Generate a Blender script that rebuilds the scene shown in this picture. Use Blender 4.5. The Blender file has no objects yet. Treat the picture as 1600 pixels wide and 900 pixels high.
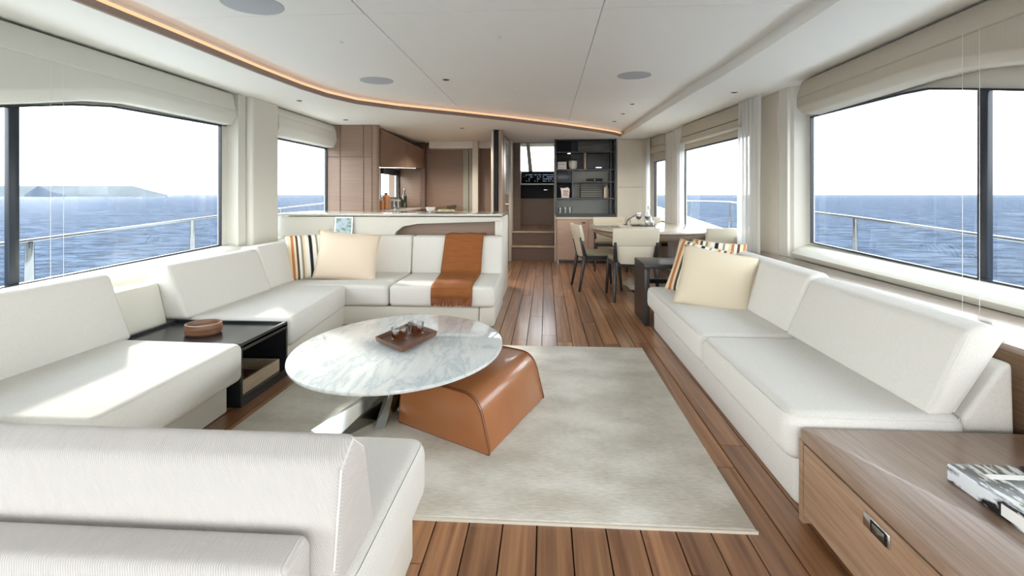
import bpy, bmesh, math, random
from mathutils import Vector, Matrix
random.seed(7)
SC = bpy.context.scene
COL = SC.collection
PI = math.pi

# ------------------------------------------------------------------ camera
cd = bpy.data.cameras.new('camera'); cam = bpy.data.objects.new('camera', cd); COL.objects.link(cam)
cam.location = (0, 0, 1.15); cam.rotation_euler = (PI/2, 0, math.atan(53/800))
cd.sensor_width = 36; cd.lens = 18; cd.shift_y = -0.09125; cd.clip_start = 0.05; cd.clip_end = 20000
SC.camera = cam

# ------------------------------------------------------------------ world, sun, exposure
SKY_STRENGTH = 2.7
SUN_STRENGTH = 2.3
w = bpy.data.worlds.new('sky'); SC.world = w; w.use_nodes = True
nt = w.node_tree; nt.nodes.clear()
tc = nt.nodes.new('ShaderNodeTexCoord'); sp = nt.nodes.new('ShaderNodeSeparateXYZ')
rp = nt.nodes.new('ShaderNodeValToRGB'); bg = nt.nodes.new('ShaderNodeBackground'); wo = nt.nodes.new('ShaderNodeOutputWorld')
nt.links.new(tc.outputs['Generated'], sp.inputs[0]); nt.links.new(sp.outputs['Z'], rp.inputs[0])
rp.color_ramp.elements[0].position = 0.0; rp.color_ramp.elements[0].color = (0.95, 0.95, 0.93, 1)
rp.color_ramp.elements[1].position = 0.9; rp.color_ramp.elements[1].color = (0.74, 0.85, 1.0, 1)
e = rp.color_ramp.elements.new(0.12); e.color = (0.95, 0.97, 0.97, 1)
e = rp.color_ramp.elements.new(0.35); e.color = (0.90, 0.95, 1.0, 1)
bg.inputs['Strength'].default_value = SKY_STRENGTH
nt.links.new(rp.outputs[0], bg.inputs['Color']); nt.links.new(bg.outputs[0], wo.inputs['Surface'])
sl = bpy.data.lights.new('sun', 'SUN'); sl.energy = SUN_STRENGTH; sl.angle = math.radians(2.5); sl.color = (1, 0.94, 0.85)
sun = bpy.data.objects.new('sun', sl); COL.objects.link(sun)
SUN_AZ, SUN_EL = math.radians(-47), math.radians(24)      # azimuth from +Y towards +X
sd = Vector((math.sin(SUN_AZ)*math.cos(SUN_EL), math.cos(SUN_AZ)*math.cos(SUN_EL), math.sin(SUN_EL)))
sun.rotation_euler = sd.to_track_quat('Z', 'Y').to_euler(); sun.location = (-20, 20, 15)
SC.view_settings.view_transform = 'Standard'; SC.view_settings.look = 'None'
SC.view_settings.gamma = 1; SC.view_settings.exposure = 1.38
SC.view_settings.use_curve_mapping = False
for sx_, sy_, sz_, e_ in ((-1.2, 7.3, 2.08, 22), (-1.6, 8.2, 2.08, 22), (-.2, 7.6, 2.08, 14), (.6, 8.1, 2.08, 8)):
    dl = bpy.data.lights.new('downlight_lamp', 'SPOT'); dl.energy = e_; dl.spot_size = 2.4; dl.spot_blend = .6; dl.shadow_soft_size = .04; dl.color = (1, .9, .78)
    dlo = bpy.data.objects.new('downlight_lamp', dl); COL.objects.link(dlo); dlo.location = (sx_, sy_, sz_)

# ------------------------------------------------------------------ materials
def lin(c):
    return tuple((x/255/12.92 if x/255 <= .04045 else ((x/255+.055)/1.055)**2.4) for x in c) + (1,)
MT = {}
def mat(name, rgb, rough=.5, metal=0, spec=.5, coat=0, noise=None, bump=None, emit=None, sub=0):
    """noise=(scale xyz, rgb2, detail[, lo, hi]); bump=(scale, strength, distance)"""
    m = bpy.data.materials.new(name); m.use_nodes = True; n = m.node_tree; b = n.nodes['Principled BSDF']
    b.inputs['Base Color'].default_value = lin(rgb); b.inputs['Roughness'].default_value = rough
    b.inputs['Metallic'].default_value = metal; b.inputs['Specular IOR Level'].default_value = spec
    b.inputs['Coat Weight'].default_value = coat; b.inputs['Coat Roughness'].default_value = .08
    if noise or bump:
        g = n.nodes.new('ShaderNodeNewGeometry')
    if noise:
        mp = n.nodes.new('ShaderNodeMapping'); mp.inputs['Scale'].default_value = noise[0]
        tx = n.nodes.new('ShaderNodeTexNoise'); tx.inputs['Scale'].default_value = 1; tx.inputs['Detail'].default_value = noise[2]
        cr = n.nodes.new('ShaderNodeValToRGB')
        lo, hi = (noise[3], noise[4]) if len(noise) > 4 else (.35, .65)
        cr.color_ramp.elements[0].position = lo; cr.color_ramp.elements[1].position = hi
        cr.color_ramp.elements[0].color = lin(rgb); cr.color_ramp.elements[1].color = lin(noise[1])
        n.links.new(g.outputs['Position'], mp.inputs[0]); n.links.new(mp.outputs[0], tx.inputs['Vector'])
        n.links.new(tx.outputs['Fac'], cr.inputs[0]); n.links.new(cr.outputs[0], b.inputs['Base Color'])
    if bump:
        t2 = n.nodes.new('ShaderNodeTexNoise'); t2.inputs['Scale'].default_value = bump[0]; t2.inputs['Detail'].default_value = 3
        bp = n.nodes.new('ShaderNodeBump'); bp.inputs['Strength'].default_value = bump[1]; bp.inputs['Distance'].default_value = bump[2]
        n.links.new(g.outputs['Position'], t2.inputs['Vector']); n.links.new(t2.outputs['Fac'], bp.inputs['Height'])
        n.links.new(bp.outputs[0], b.inputs['Normal'])
    if emit:
        b.inputs['Emission Color'].default_value = lin(emit[0]); b.inputs['Emission Strength'].default_value = emit[1]
    MT[name] = m
    return m
mat('white_fabric', (224, 221, 214), .9, spec=.2, noise=((260, 260, 260), (215, 212, 204), 1), bump=(420, .35, .002))
mat('grey_fabric', (222, 215, 208), .92, spec=.2, noise=((300, 300, 300), (206, 199, 192), 1), bump=(420, .4, .002))
def weave(name):
    m = MT[name]; n = m.node_tree; b = n.nodes['Principled BSDF']; g = [x for x in n.nodes if x.type == 'NEW_GEOMETRY'][0]
    mp = n.nodes.new('ShaderNodeMapping'); mp.inputs['Rotation'].default_value = (0, .6, 0)
    wv = n.nodes.new('ShaderNodeTexWave'); wv.inputs['Scale'].default_value = 82; wv.inputs['Distortion'].default_value = 1.2; wv.inputs['Detail'].default_value = 1
    cr = n.nodes.new('ShaderNodeValToRGB'); cr.color_ramp.elements[0].color = lin((196, 191, 185)); cr.color_ramp.elements[1].color = lin((212, 207, 201))
    n.links.new(g.outputs['Position'], mp.inputs[0]); n.links.new(mp.outputs[0], wv.inputs['Vector']); n.links.new(wv.outputs['Fac'], cr.inputs[0]); n.links.new(cr.outputs[0], b.inputs['Base Color'])
    bp = [x for x in n.nodes if x.type == 'BUMP'][0]; n.links.new(wv.outputs['Fac'], bp.inputs['Height'])
weave('grey_fabric')
mat('white_piping', (228, 225, 218), .9, spec=.2)
mat('cream_wall', (228, 225, 214), .6, spec=.3)
mat('cream_leather', (222, 219, 206), .55, spec=.35, bump=(60, .08, .004))
mat('sill_leather', (226, 223, 208), .45, spec=.4, bump=(90, .05, .003))
mat('beige_panel', (214, 206, 190), .6, spec=.3)
mat('ceiling_white', (250, 250, 246), .55, spec=.3)
mat('soffit_white', (246, 245, 238), .55, spec=.3)
mat('shade_white', (226, 225, 216), .8, spec=.2, bump=(300, .15, .002))
mat('shade_taupe', (196, 188, 172), .8, spec=.2, noise=((30, 200, 4), (193, 185, 169), 2), bump=(300, .15, .002))
mat('brown_veneer', (152, 127, 110), .38, spec=.45, noise=((3, 3, 120), (143, 119, 102), 4))
mat('dark_veneer', (118, 96, 82), .4, spec=.4, noise=((3, 3, 120), (108, 87, 74), 4))
mat('pink_veneer', (196, 170, 152), .45, spec=.4, noise=((3, 3, 120), (184, 157, 139), 4))
mat('walnut_veneer', (176, 145, 118), .35, spec=.5, noise=((140, 4, 140), (150, 119, 94), 5), bump=(200, .05, .001))
mat('walnut_top', (158, 132, 112), .28, spec=.6, noise=((120, 4, 10), (132, 107, 88), 5))
mat('ledge_wood', (160, 136, 118), .24, spec=.9, coat=1, noise=((120, 4, 10), (128, 103, 84), 4))
mat('cove_wood', (166, 142, 128), .45, spec=.4, noise=((60, 60, 200), (152, 128, 115), 2))
mat('black_lacquer', (36, 39, 43), .22, spec=.5, bump=(80, .02, .001))
mat('black_matt', (24, 25, 27), .5, spec=.3)
mat('charcoal_wood', (46, 44, 44), .35, spec=.5)
mat('window_frame', (38, 46, 56), .3, spec=.5)
mat('chrome', (232, 234, 238), .12, metal=1)
mat('polished_steel', (158, 160, 157), .12, metal=1)
mat('brushed_steel', (120, 122, 118), .45, metal=.6)
mat('grey_green', (160, 158, 144), .5)
mat('grille_grey', (150, 146, 138), .5)
mat('rail_steel', (132, 138, 144), .14, metal=1)
mat('brass', (190, 160, 110), .25, metal=1)
mat('tan_leather', (166, 106, 62), .3, spec=.55, coat=.25, noise=((5, 5, 5), (158, 99, 56), 2), bump=(220, .12, .001))
mat('tan_piping', (112, 62, 30), .4)
mat('counter_stone', (222, 218, 208), .08, spec=.6, coat=.4, noise=((14, 14, 14), (210, 205, 194), 4))
mat('grey_stone', (168, 164, 158), .15, spec=.6)
mat('throw_wool', (150, 94, 54), .9, spec=.15, noise=((8, 8, 60), (140, 86, 48), 3), bump=(260, .5, .003))
mat('fringe_wool', (140, 78, 40), .95, spec=.1)
mat('cream_pillow', (226, 208, 186), .88, spec=.2, bump=(300, .25, .002))
mat('tan_pillow', (216, 204, 180), .88, spec=.2, bump=(300, .25, .002))
mat('bowl_wood', (142, 102, 72), .35, spec=.5, noise=((6, 6, 60), (112, 76, 52), 4))
mat('tray_wood', (108, 70, 48), .4, spec=.4, noise=((30, 6, 10), (88, 56, 38), 3))
mat('pale_wood', (196, 180, 152), .5, noise=((10, 4, 60), (182, 164, 136), 3))
mat('red_wine', (60, 8, 14), .05)
mat('green_bottle', (40, 46, 18), .08, spec=.7)
mat('amber_bottle', (170, 110, 60), .1, spec=.6)
mat('white_ceramic', (236, 234, 226), .2, spec=.5)
mat('olive_leather', (140, 134, 110), .5, spec=.4)
mat('chair_leather', (216, 208, 188), .5, spec=.4, bump=(120, .05, .002))
mat('table_cream', (222, 210, 192), .15, spec=.5, coat=.5, noise=((40, 4, 4), (212, 199, 180), 3))
mat('table_edge', (120, 104, 92), .3)
mat('pedestal_taupe', (170, 150, 134), .4)
mat('paper_white', (240, 238, 232), .7)
mat('speaker_grille', (192, 197, 202), .7, bump=(900, .5, .002))
mat('seam_grey', (196, 196, 188), .8)
mat('dark_gap', (60, 54, 48), .9)
mat('led_warm', (255, 190, 130), emit=((255, 200, 158), .34))
mat('led_white', (255, 250, 240), emit=((255, 246, 230), 5))
mat('lamp_off', (70, 66, 60), .3, metal=.5)
mat('screen_black', (12, 14, 18), .12)
mat('screen_dots', (150, 160, 180), .4, emit=((170, 190, 220), .5))
mat('grey_upholstery', (150, 146, 138), .8)
mat('hull_white', (236, 238, 240), .3, spec=.5)
mat('deck_teak', (176, 158, 132), .7)
mat('blue_reflection', (150, 180, 205), .1)  # opaque blue for the door glass, its reflection put into the colour
mat('photo_blue', (188, 208, 222), .4, noise=((22, 22, 30), (120, 150, 120), 4, .5, .62))
mat('photo_pink', (226, 200, 196), .5, noise=((60, 60, 60), (120, 90, 90), 3, .5, .6))
mat('book_cover', (232, 236, 240), .25, spec=.5, noise=((26, 9, 26), (34, 34, 36), 6, .49, .56))
mat('book_top', (200, 200, 190), .2, spec=.5, noise=((60, 14, 20), (24, 24, 22), 5, .44, .52))
mat('hill_green', (96, 100, 102), .95, spec=.0, noise=((.02, .02, .02), (88, 93, 94), 4))
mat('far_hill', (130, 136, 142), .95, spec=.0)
mat('rock_grey', (72, 78, 88), .95, spec=.0, noise=((.04, .04, .04), (82, 88, 96), 4))

def stripes():
    m = bpy.data.materials.new('striped_fabric'); m.use_nodes = True; n = m.node_tree; b = n.nodes['Principled BSDF']
    b.inputs['Roughness'].default_value = .9; b.inputs['Specular IOR Level'].default_value = .2
    tc = n.nodes.new('ShaderNodeTexCoord'); s = n.nodes.new('ShaderNodeSeparateXYZ'); cr = n.nodes.new('ShaderNodeValToRGB')
    mr = n.nodes.new('ShaderNodeMapRange'); mr.inputs[1].default_value = -.24; mr.inputs[2].default_value = .24
    n.links.new(tc.outputs['Object'], s.inputs[0]); n.links.new(s.outputs['X'], mr.inputs[0]); n.links.new(mr.outputs[0], cr.inputs[0])
    n.links.new(cr.outputs[0], b.inputs['Base Color']); cr.color_ramp.interpolation = 'CONSTANT'
    W, Bk, Or, Bg, Gy, Dk = (232, 228, 214), (40, 38, 44), (188, 120, 78), (226, 206, 172), (150, 140, 124), (84, 72, 64)
    seq = [(0, W), (.07, Bg), (.12, Or), (.165, Bg), (.205, Dk), (.245, W), (.29, Gy), (.33, Bg), (.37, W), (.44, Bk), (.50, W),
           (.57, Gy), (.60, W), (.66, Bg), (.70, Or), (.745, W), (.79, Dk), (.83, Bg), (.88, Or), (.92, W)]
    cr.color_ramp.elements[0].position = 0; cr.color_ramp.elements[0].color = lin(seq[0][1])
    cr.color_ramp.elements[1].position = seq[-1][0]; cr.color_ramp.elements[1].color = lin(seq[-1][1])
    for p, c in seq[1:-1]:
        e = cr.color_ramp.elements.new(p); e.color = lin(c)
    MT['striped_fabric'] = m
stripes()

def plank_mat():
    m = bpy.data.materials.new('teak_plank'); m.use_nodes = True; n = m.node_tree; b = n.nodes['Principled BSDF']
    L = n.links.new
    g = n.nodes.new('ShaderNodeNewGeometry'); oi = n.nodes.new('ShaderNodeObjectInfo')
    mul = n.nodes.new('ShaderNodeVectorMath'); mul.operation = 'SCALE'; mul.inputs[0].default_value = (13, 37, 5)
    L(oi.outputs['Random'], mul.inputs['Scale'])
    add = n.nodes.new('ShaderNodeVectorMath'); add.operation = 'ADD'
    mp = n.nodes.new('ShaderNodeMapping'); mp.inputs['Scale'].default_value = (34, 1.1, 34)
    L(g.outputs['Position'], mp.inputs[0]); L(mp.outputs[0], add.inputs[0]); L(mul.outputs[0], add.inputs[1])
    tx = n.nodes.new('ShaderNodeTexNoise'); tx.inputs['Scale'].default_value = 1; tx.inputs['Detail'].default_value = 5; tx.inputs['Distortion'].default_value = .4
    L(add.outputs[0], tx.inputs['Vector'])
    cr = n.nodes.new('ShaderNodeValToRGB'); cr.color_ramp.elements[0].position = .3; cr.color_ramp.elements[1].position = .72
    cr.color_ramp.elements[0].color = lin((118, 74, 46)); cr.color_ramp.elements[1].color = lin((184, 134, 92))
    L(tx.outputs['Fac'], cr.inputs[0])
    hs = n.nodes.new('ShaderNodeHueSaturation'); mr = n.nodes.new('ShaderNodeMapRange')
    mr.inputs[3].default_value = .72; mr.inputs[4].default_value = 1.22; L(oi.outputs['Random'], mr.inputs[0]); L(mr.outputs[0], hs.inputs['Value'])
    hs.inputs['Saturation'].default_value = 1.0
    L(cr.outputs[0], hs.inputs['Color']); L(hs.outputs[0], b.inputs['Base Color'])
    b.inputs['Roughness'].default_value = .3; b.inputs['Coat Weight'].default_value = .35; b.inputs['Coat Roughness'].default_value = .15
    MT['teak_plank'] = m
plank_mat()

def marble_mat():
    m = bpy.data.materials.new('white_marble'); m.use_nodes = True; n = m.node_tree; b = n.nodes['Principled BSDF']; L = n.links.new
    g = n.nodes.new('ShaderNodeNewGeometry')
    mp = n.nodes.new('ShaderNodeMapping'); mp.inputs['Rotation'].default_value = (0, 0, .75); mp.inputs['Scale'].default_value = (9, 2.2, 4)
    t = n.nodes.new('ShaderNodeTexNoise'); t.inputs['Scale'].default_value = 1; t.inputs['Detail'].default_value = 10; t.inputs['Roughness'].default_value = .68; t.inputs['Distortion'].default_value = .6
    L(g.outputs['Position'], mp.inputs[0]); L(mp.outputs[0], t.inputs['Vector'])
    cr = n.nodes.new('ShaderNodeValToRGB'); E_ = cr.color_ramp.elements
    E_[0].position = .28; E_[0].color = lin((226, 230, 228)); E_[1].position = .72; E_[1].color = lin((214, 220, 218))
    for p, c in ((.42, (218, 224, 223)), (.475, (196, 205, 208)), (.50, (217, 223, 222)), (.58, (229, 232, 230))):
        e = E_.new(p); e.color = lin(c)
    L(t.outputs['Fac'], cr.inputs[0]); L(cr.outputs[0], b.inputs['Base Color'])
    b.inputs['Roughness'].default_value = .04; b.inputs['Specular IOR Level'].default_value = .6
    MT['white_marble'] = m
marble_mat()

def rug_mat():
    m = bpy.data.materials.new('rug_pile'); m.use_nodes = True; n = m.node_tree; b = n.nodes['Principled BSDF']; L = n.links.new
    g = n.nodes.new('ShaderNodeNewGeometry')
    def tex(sc, det, rot=0):
        mp = n.nodes.new('ShaderNodeMapping'); mp.inputs['Scale'].default_value = sc; mp.inputs['Rotation'].default_value = (0, 0, rot)
        t = n.nodes.new('ShaderNodeTexNoise'); t.inputs['Scale'].default_value = 1; t.inputs['Detail'].default_value = det
        L(g.outputs['Position'], mp.inputs[0]); L(mp.outputs[0], t.inputs['Vector']); return t
    a = tex((3.2, 4.5, 1), 6, .3); c = tex((30, 110, 1), 3)
    mx = n.nodes.new('ShaderNodeMix'); mx.inputs[0].default_value = .3
    L(a.outputs['Fac'], mx.inputs[2]); L(c.outputs['Fac'], mx.inputs[3])
    cr = n.nodes.new('ShaderNodeValToRGB'); cr.color_ramp.elements[0].position = .38; cr.color_ramp.elements[1].position = .62
    cr.color_ramp.elements[0].color = lin((188, 180, 163)); cr.color_ramp.elements[1].color = lin((222, 217, 204))
    L(mx.outputs[0], cr.inputs[0]); L(cr.outputs[0], b.inputs['Base Color'])
    bp = n.nodes.new('ShaderNodeBump'); bp.inputs['Strength'].default_value = .5; bp.inputs['Distance'].default_value = .004
    L(c.outputs['Fac'], bp.inputs['Height']); L(bp.outputs[0], b.inputs['Normal'])
    b.inputs['Roughness'].default_value = .85; b.inputs['Sheen Weight'].default_value = .25; b.inputs['Specular IOR Level'].default_value = .2
    MT['rug_pile'] = m
rug_mat()

def thin_glass(name, tint, refl, span=.5):
    m = bpy.data.materials.new(name); m.use_nodes = True; n = m.node_tree; n.nodes.clear(); L = n.links.new
    o = n.nodes.new('ShaderNodeOutputMaterial'); t = n.nodes.new('ShaderNodeBsdfTransparent'); g = n.nodes.new('ShaderNodeBsdfGlossy')
    t.inputs[0].default_value = tint + (1,); g.inputs['Roughness'].default_value = .01
    f = n.nodes.new('ShaderNodeLayerWeight'); f.inputs[0].default_value = .25
    mr = n.nodes.new('ShaderNodeMapRange'); mr.inputs[3].default_value = refl; mr.inputs[4].default_value = min(1, refl+span)
    L(f.outputs['Fresnel'], mr.inputs[0])
    mx = n.nodes.new('ShaderNodeMixShader'); L(mr.outputs[0], mx.inputs[0]); L(t.outputs[0], mx.inputs[1]); L(g.outputs[0], mx.inputs[2]); L(mx.outputs[0], o.inputs[0])
    MT[name] = m
thin_glass('window_glass', (.95, .965, .97), .0, .10)
thin_glass('drink_glass', (.93, .93, .93), .12)
thin_glass('whisky', (.86, .46, .16), .03, .3)
thin_glass('smoked_glass', (.35, .38, .4), .1)

def sheer_mat():
    m = bpy.data.materials.new('sheer_curtain'); m.use_nodes = True; n = m.node_tree; n.nodes.clear(); L = n.links.new
    o = n.nodes.new('ShaderNodeOutputMaterial'); d = n.nodes.new('ShaderNodeBsdfDiffuse'); t = n.nodes.new('ShaderNodeBsdfTranslucent'); p = n.nodes.new('ShaderNodeBsdfTransparent')
    d.inputs[0].default_value = (.94, .94, .92, 1); t.inputs[0].default_value = (.96, .96, .94, 1)
    a = n.nodes.new('ShaderNodeMixShader'); a.inputs[0].default_value = .5; L(d.outputs[0], a.inputs[1]); L(t.outputs[0], a.inputs[2])
    b = n.nodes.new('ShaderNodeMixShader'); b.inputs[0].default_value = .22; L(a.outputs[0], b.inputs[1]); L(p.outputs[0], b.inputs[2]); L(b.outputs[0], o.inputs[0])
    MT['sheer_curtain'] = m
sheer_mat()

def sea_mat():
    m = bpy.data.materials.new('sea_water'); m.use_nodes = True; n = m.node_tree; n.nodes.clear(); L = n.links.new
    o = n.nodes.new('ShaderNodeOutputMaterial'); df = n.nodes.new('ShaderNodeBsdfDiffuse'); gl = n.nodes.new('ShaderNodeBsdfGlossy')
    gl.inputs['Roughness'].default_value = .18; gl.inputs[0].default_value = (.8, .88, 1, 1)
    g = n.nodes.new('ShaderNodeNewGeometry')
    def tex(s, det):
        mp = n.nodes.new('ShaderNodeMapping'); mp.inputs['Scale'].default_value = s; mp.inputs['Rotation'].default_value = (0, 0, .3)
        t = n.nodes.new('ShaderNodeTexNoise'); t.inputs['Scale'].default_value = 1; t.inputs['Detail'].default_value = det; t.inputs['Roughness'].default_value = .74
        L(g.outputs['Position'], mp.inputs[0]); L(mp.outputs[0], t.inputs['Vector']); return t
    a = tex((.55, 1.0, 1), 10); c = tex((.06, .09, 1), 4)
    ad = n.nodes.new('ShaderNodeMath'); ad.operation = 'MULTIPLY_ADD'; ad.inputs[1].default_value = 2.0
    L(c.outputs['Fac'], ad.inputs[0]); L(a.outputs['Fac'], ad.inputs[2])
    bp = n.nodes.new('ShaderNodeBump'); bp.inputs['Strength'].default_value = 1; bp.inputs['Distance'].default_value = 1.2
    L(ad.outputs[0], bp.inputs['Height']); L(bp.outputs[0], gl.inputs['Normal'])
    cr = n.nodes.new('ShaderNodeValToRGB'); cr.color_ramp.elements[0].position = .40; cr.color_ramp.elements[1].position = .62
    cr.color_ramp.elements[0].color = (.004, .010, .021, 1); cr.color_ramp.elements[1].color = (.052, .076, .112, 1)
    L(a.outputs['Fac'], cr.inputs[0]); L(cr.outputs[0], df.inputs[0])
    fr = n.nodes.new('ShaderNodeFresnel'); fr.inputs[0].default_value = 1.33; L(bp.outputs[0], fr.inputs['Normal'])
    mu = n.nodes.new('ShaderNodeMath'); mu.operation = 'MULTIPLY'; mu.inputs[1].default_value = .27; L(fr.outputs[0], mu.inputs[0])
    mx = n.nodes.new('ShaderNodeMixShader'); L(mu.outputs[0], mx.inputs[0]); L(df.outputs[0], mx.inputs[1]); L(gl.outputs[0], mx.inputs[2]); L(mx.outputs[0], o.inputs[0])
    MT['sea_water'] = m
sea_mat()

# ------------------------------------------------------------------ geometry helpers
class G:
    """a mesh being collected; coordinates are world coordinates unless said otherwise"""
    def __init__(s): s.v = []; s.f = []
    def add(s, vs, fs):
        k = len(s.v); s.v += [tuple(v) for v in vs]; s.f += [tuple(i+k for i in f) for f in fs]; return s
    def box(s, x0, x1, y0, y1, z0, z1):
        return s.add([(x0,y0,z0),(x1,y0,z0),(x1,y1,z0),(x0,y1,z0),(x0,y0,z1),(x1,y0,z1),(x1,y1,z1),(x0,y1,z1)],
                     [(0,3,2,1),(4,5,6,7),(0,1,5,4),(1,2,6,5),(2,3,7,6),(3,0,4,7)])
    def prism(s, pts, a, b, axis='z'):
        """pts polygon; extruded from a to b along axis. z: pts=(x,y); x: pts=(y,z); y: pts=(x,z)"""
        def p3(p, h):
            return {'z': (p[0], p[1], h), 'x': (h, p[0], p[1]), 'y': (p[0], h, p[1])}[axis]
        n = len(pts)
        return s.add([p3(p, a) for p in pts] + [p3(p, b) for p in pts],
                     [tuple(range(n))[::-1], tuple(range(n, 2*n))] + [(i, (i+1) % n, n+(i+1) % n, n+i) for i in range(n)])
    def loft(s, A, B):
        n = len(A)
        return s.add(list(A)+list(B), [tuple(range(n))[::-1], tuple(range(n, 2*n))] + [(i, (i+1) % n, n+(i+1) % n, n+i) for i in range(n)])
    def lathe(s, cx, cy, prof, n=32, rx=1, ry=1):
        """prof = [(r, z)...]"""
        vs = []; fs = []
        for r, z in prof:
            for i in range(n):
                t = 2*PI*i/n; vs.append((cx+r*rx*math.cos(t), cy+r*ry*math.sin(t), z))
        for j in range(len(prof)-1):
            for i in range(n):
                fs.append((j*n+i, j*n+(i+1) % n, (j+1)*n+(i+1) % n, (j+1)*n+i))
        fs.append(tuple(range(n))[::-1]); fs.append(tuple((len(prof)-1)*n+i for i in range(n)))
        return s.add(vs, fs)
    def tube(s, pts, r, n=8):
        pts = [Vector(p) for p in pts]; vs = []; fs = []
        for k, p in enumerate(pts):
            d = (pts[min(k+1, len(pts)-1)]-pts[max(k-1, 0)]).normalized()
            u = d.cross(Vector((0, 0, 1)))
            if u.length < 1e-3: u = d.cross(Vector((0, 1, 0)))
            u.normalize(); v_ = d.cross(u)
            rr = r[k] if isinstance(r, (list, tuple)) else r
            for i in range(n):
                t = 2*PI*i/n; vs.append(p+u*rr*math.cos(t)+v_*rr*math.sin(t))
        for k in range(len(pts)-1):
            for i in range(n):
                fs.append((k*n+i, k*n+(i+1) % n, (k+1)*n+(i+1) % n, (k+1)*n+i))
        fs.append(tuple(range(n))[::-1]); fs.append(tuple((len(pts)-1)*n+i for i in range(n)))
        return s.add(vs, fs)
    def sheet(s, rows, th=0):
        n = len(rows[0]); vs = [v for r in rows for v in r]
        fs = [(j*n+i, j*n+i+1, (j+1)*n+i+1, (j+1)*n+i) for j in range(len(rows)-1) for i in range(n-1)]
        return s.add(vs, fs)

def off(o):
    p = Vector((0, 0, 0))
    while o is not None:
        p += o.location; o = o.parent
    return p
def build(name, g, m, parent=None, bevel=0, seg=3, smooth=True, thick=0, sub=0, loc=None):
    """link the collected geometry as ONE mesh object"""
    me = bpy.data.meshes.new(name); me.from_pydata(g.v, [], g.f)
    o_ = off(parent)
    if loc is not None: o_ = o_ + Vector(loc) if parent else Vector(loc)
    bm = bmesh.new(); bm.from_mesh(me)
    bmesh.ops.translate(bm, vec=-o_, verts=bm.verts)
    bmesh.ops.recalc_face_normals(bm, faces=bm.faces)
    if bevel:
        es = [e for e in bm.edges if len(e.link_faces) == 2 and e.calc_face_angle(0) > .45]
        bmesh.ops.bevel(bm, geom=es, offset=bevel, segments=seg, profile=.5, affect='EDGES', clamp_overlap=True)
    for f in bm.faces: f.smooth = smooth
    if smooth:
        for e in bm.edges:
            if len(e.link_faces) == 2 and e.calc_face_angle(0) > .7: e.smooth = False
    bm.to_mesh(me); bm.free()
    me.materials.append(MT[m])
    o = bpy.data.objects.new(name, me); COL.objects.link(o)
    if parent: o.parent = parent
    if loc is not None: o.location = loc
    if thick:
        md = o.modifiers.new('thickness', 'SOLIDIFY'); md.thickness = thick; md.offset = 0
    if sub:
        md = o.modifiers.new('smooth', 'SUBSURF'); md.levels = sub; md.render_levels = sub
    return o
def thing(name, label, cat, loc=(0, 0, 0), group=None):
    o = bpy.data.objects.new(name, None); COL.objects.link(o); o.location = loc; o.empty_display_size = .1
    o['label'] = label; o['category'] = cat
    if group: o['group'] = group
    return o
def tag(o, label, cat, group=None):
    o['label'] = label; o['category'] = cat
    if group: o['group'] = group
    return o
def struct(o):
    o['kind'] = 'structure'; return o
def copy_tree(o, parent=None):
    c = o.copy(); COL.objects.link(c)
    if parent: c.parent = parent
    for ch in list(o.children): copy_tree(ch, c)
    return c
def rounded(pts, r, n=5):
    """round the corners of a polygon; r may be a list"""
    out = []; N = len(pts)
    for i, p in enumerate(pts):
        rr = r[i] if isinstance(r, (list, tuple)) else r
        p = Vector(p); a = Vector(pts[i-1]); b = Vector(pts[(i+1) % N])
        if rr <= 0: out.append(tuple(p)); continue
        da = (a-p).normalized(); db = (b-p).normalized()
        for k in range(n+1):
            t = k/n; A_ = p+da*rr; B_ = p+db*rr
            out.append(tuple(A_*(1-t)**2+p*2*t*(1-t)+B_*t*t))
    return out

# ================================================================== SETTING
# ---- floor: base slab and single teak planks
floor = build('floor', G().box(-3.2, 2.4, -3.4, 9.6, -.08, -.014), 'dark_gap'); struct(floor)
PW = .118; x = -1.86
meshes = {}
def plank_mesh(L):
    key = round(L, 2)
    if key not in meshes:
        me = bpy.data.meshes.new('plank'); bm = bmesh.new()
        hx, hy = PW/2-.0016, key/2-.0012
        g = G(); g.add([(-hx,-hy,-.013),(hx,-hy,-.013),(hx,hy,-.013),(-hx,hy,-.013),(-hx+.001,-hy+.001,0),(hx-.001,-hy+.001,0),(hx-.001,hy-.001,0),(-hx+.001,hy-.001,0)],
              [(0,3,2,1),(4,5,6,7),(0,1,5,4),(1,2,6,5),(2,3,7,6),(3,0,4,7)])
        me.from_pydata(g.v, [], g.f); me.materials.append(MT['teak_plank']); meshes[key] = me
    return meshes[key]
cnt = 0
while x < 2.05:
    y = .7 - random.uniform(0, .9)
    while y < 9.1:
        L = random.choice((1.5, 1.8, 2.1, 2.4)); L = min(L, 9.3-y)
        if L > .2:
            L = round(L, 2)
            o = bpy.data.objects.new('plank', plank_mesh(L)); COL.objects.link(o); o.parent = floor; o.location = (x, y+L/2, 0); cnt += 1
        y += L
    x += PW

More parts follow.
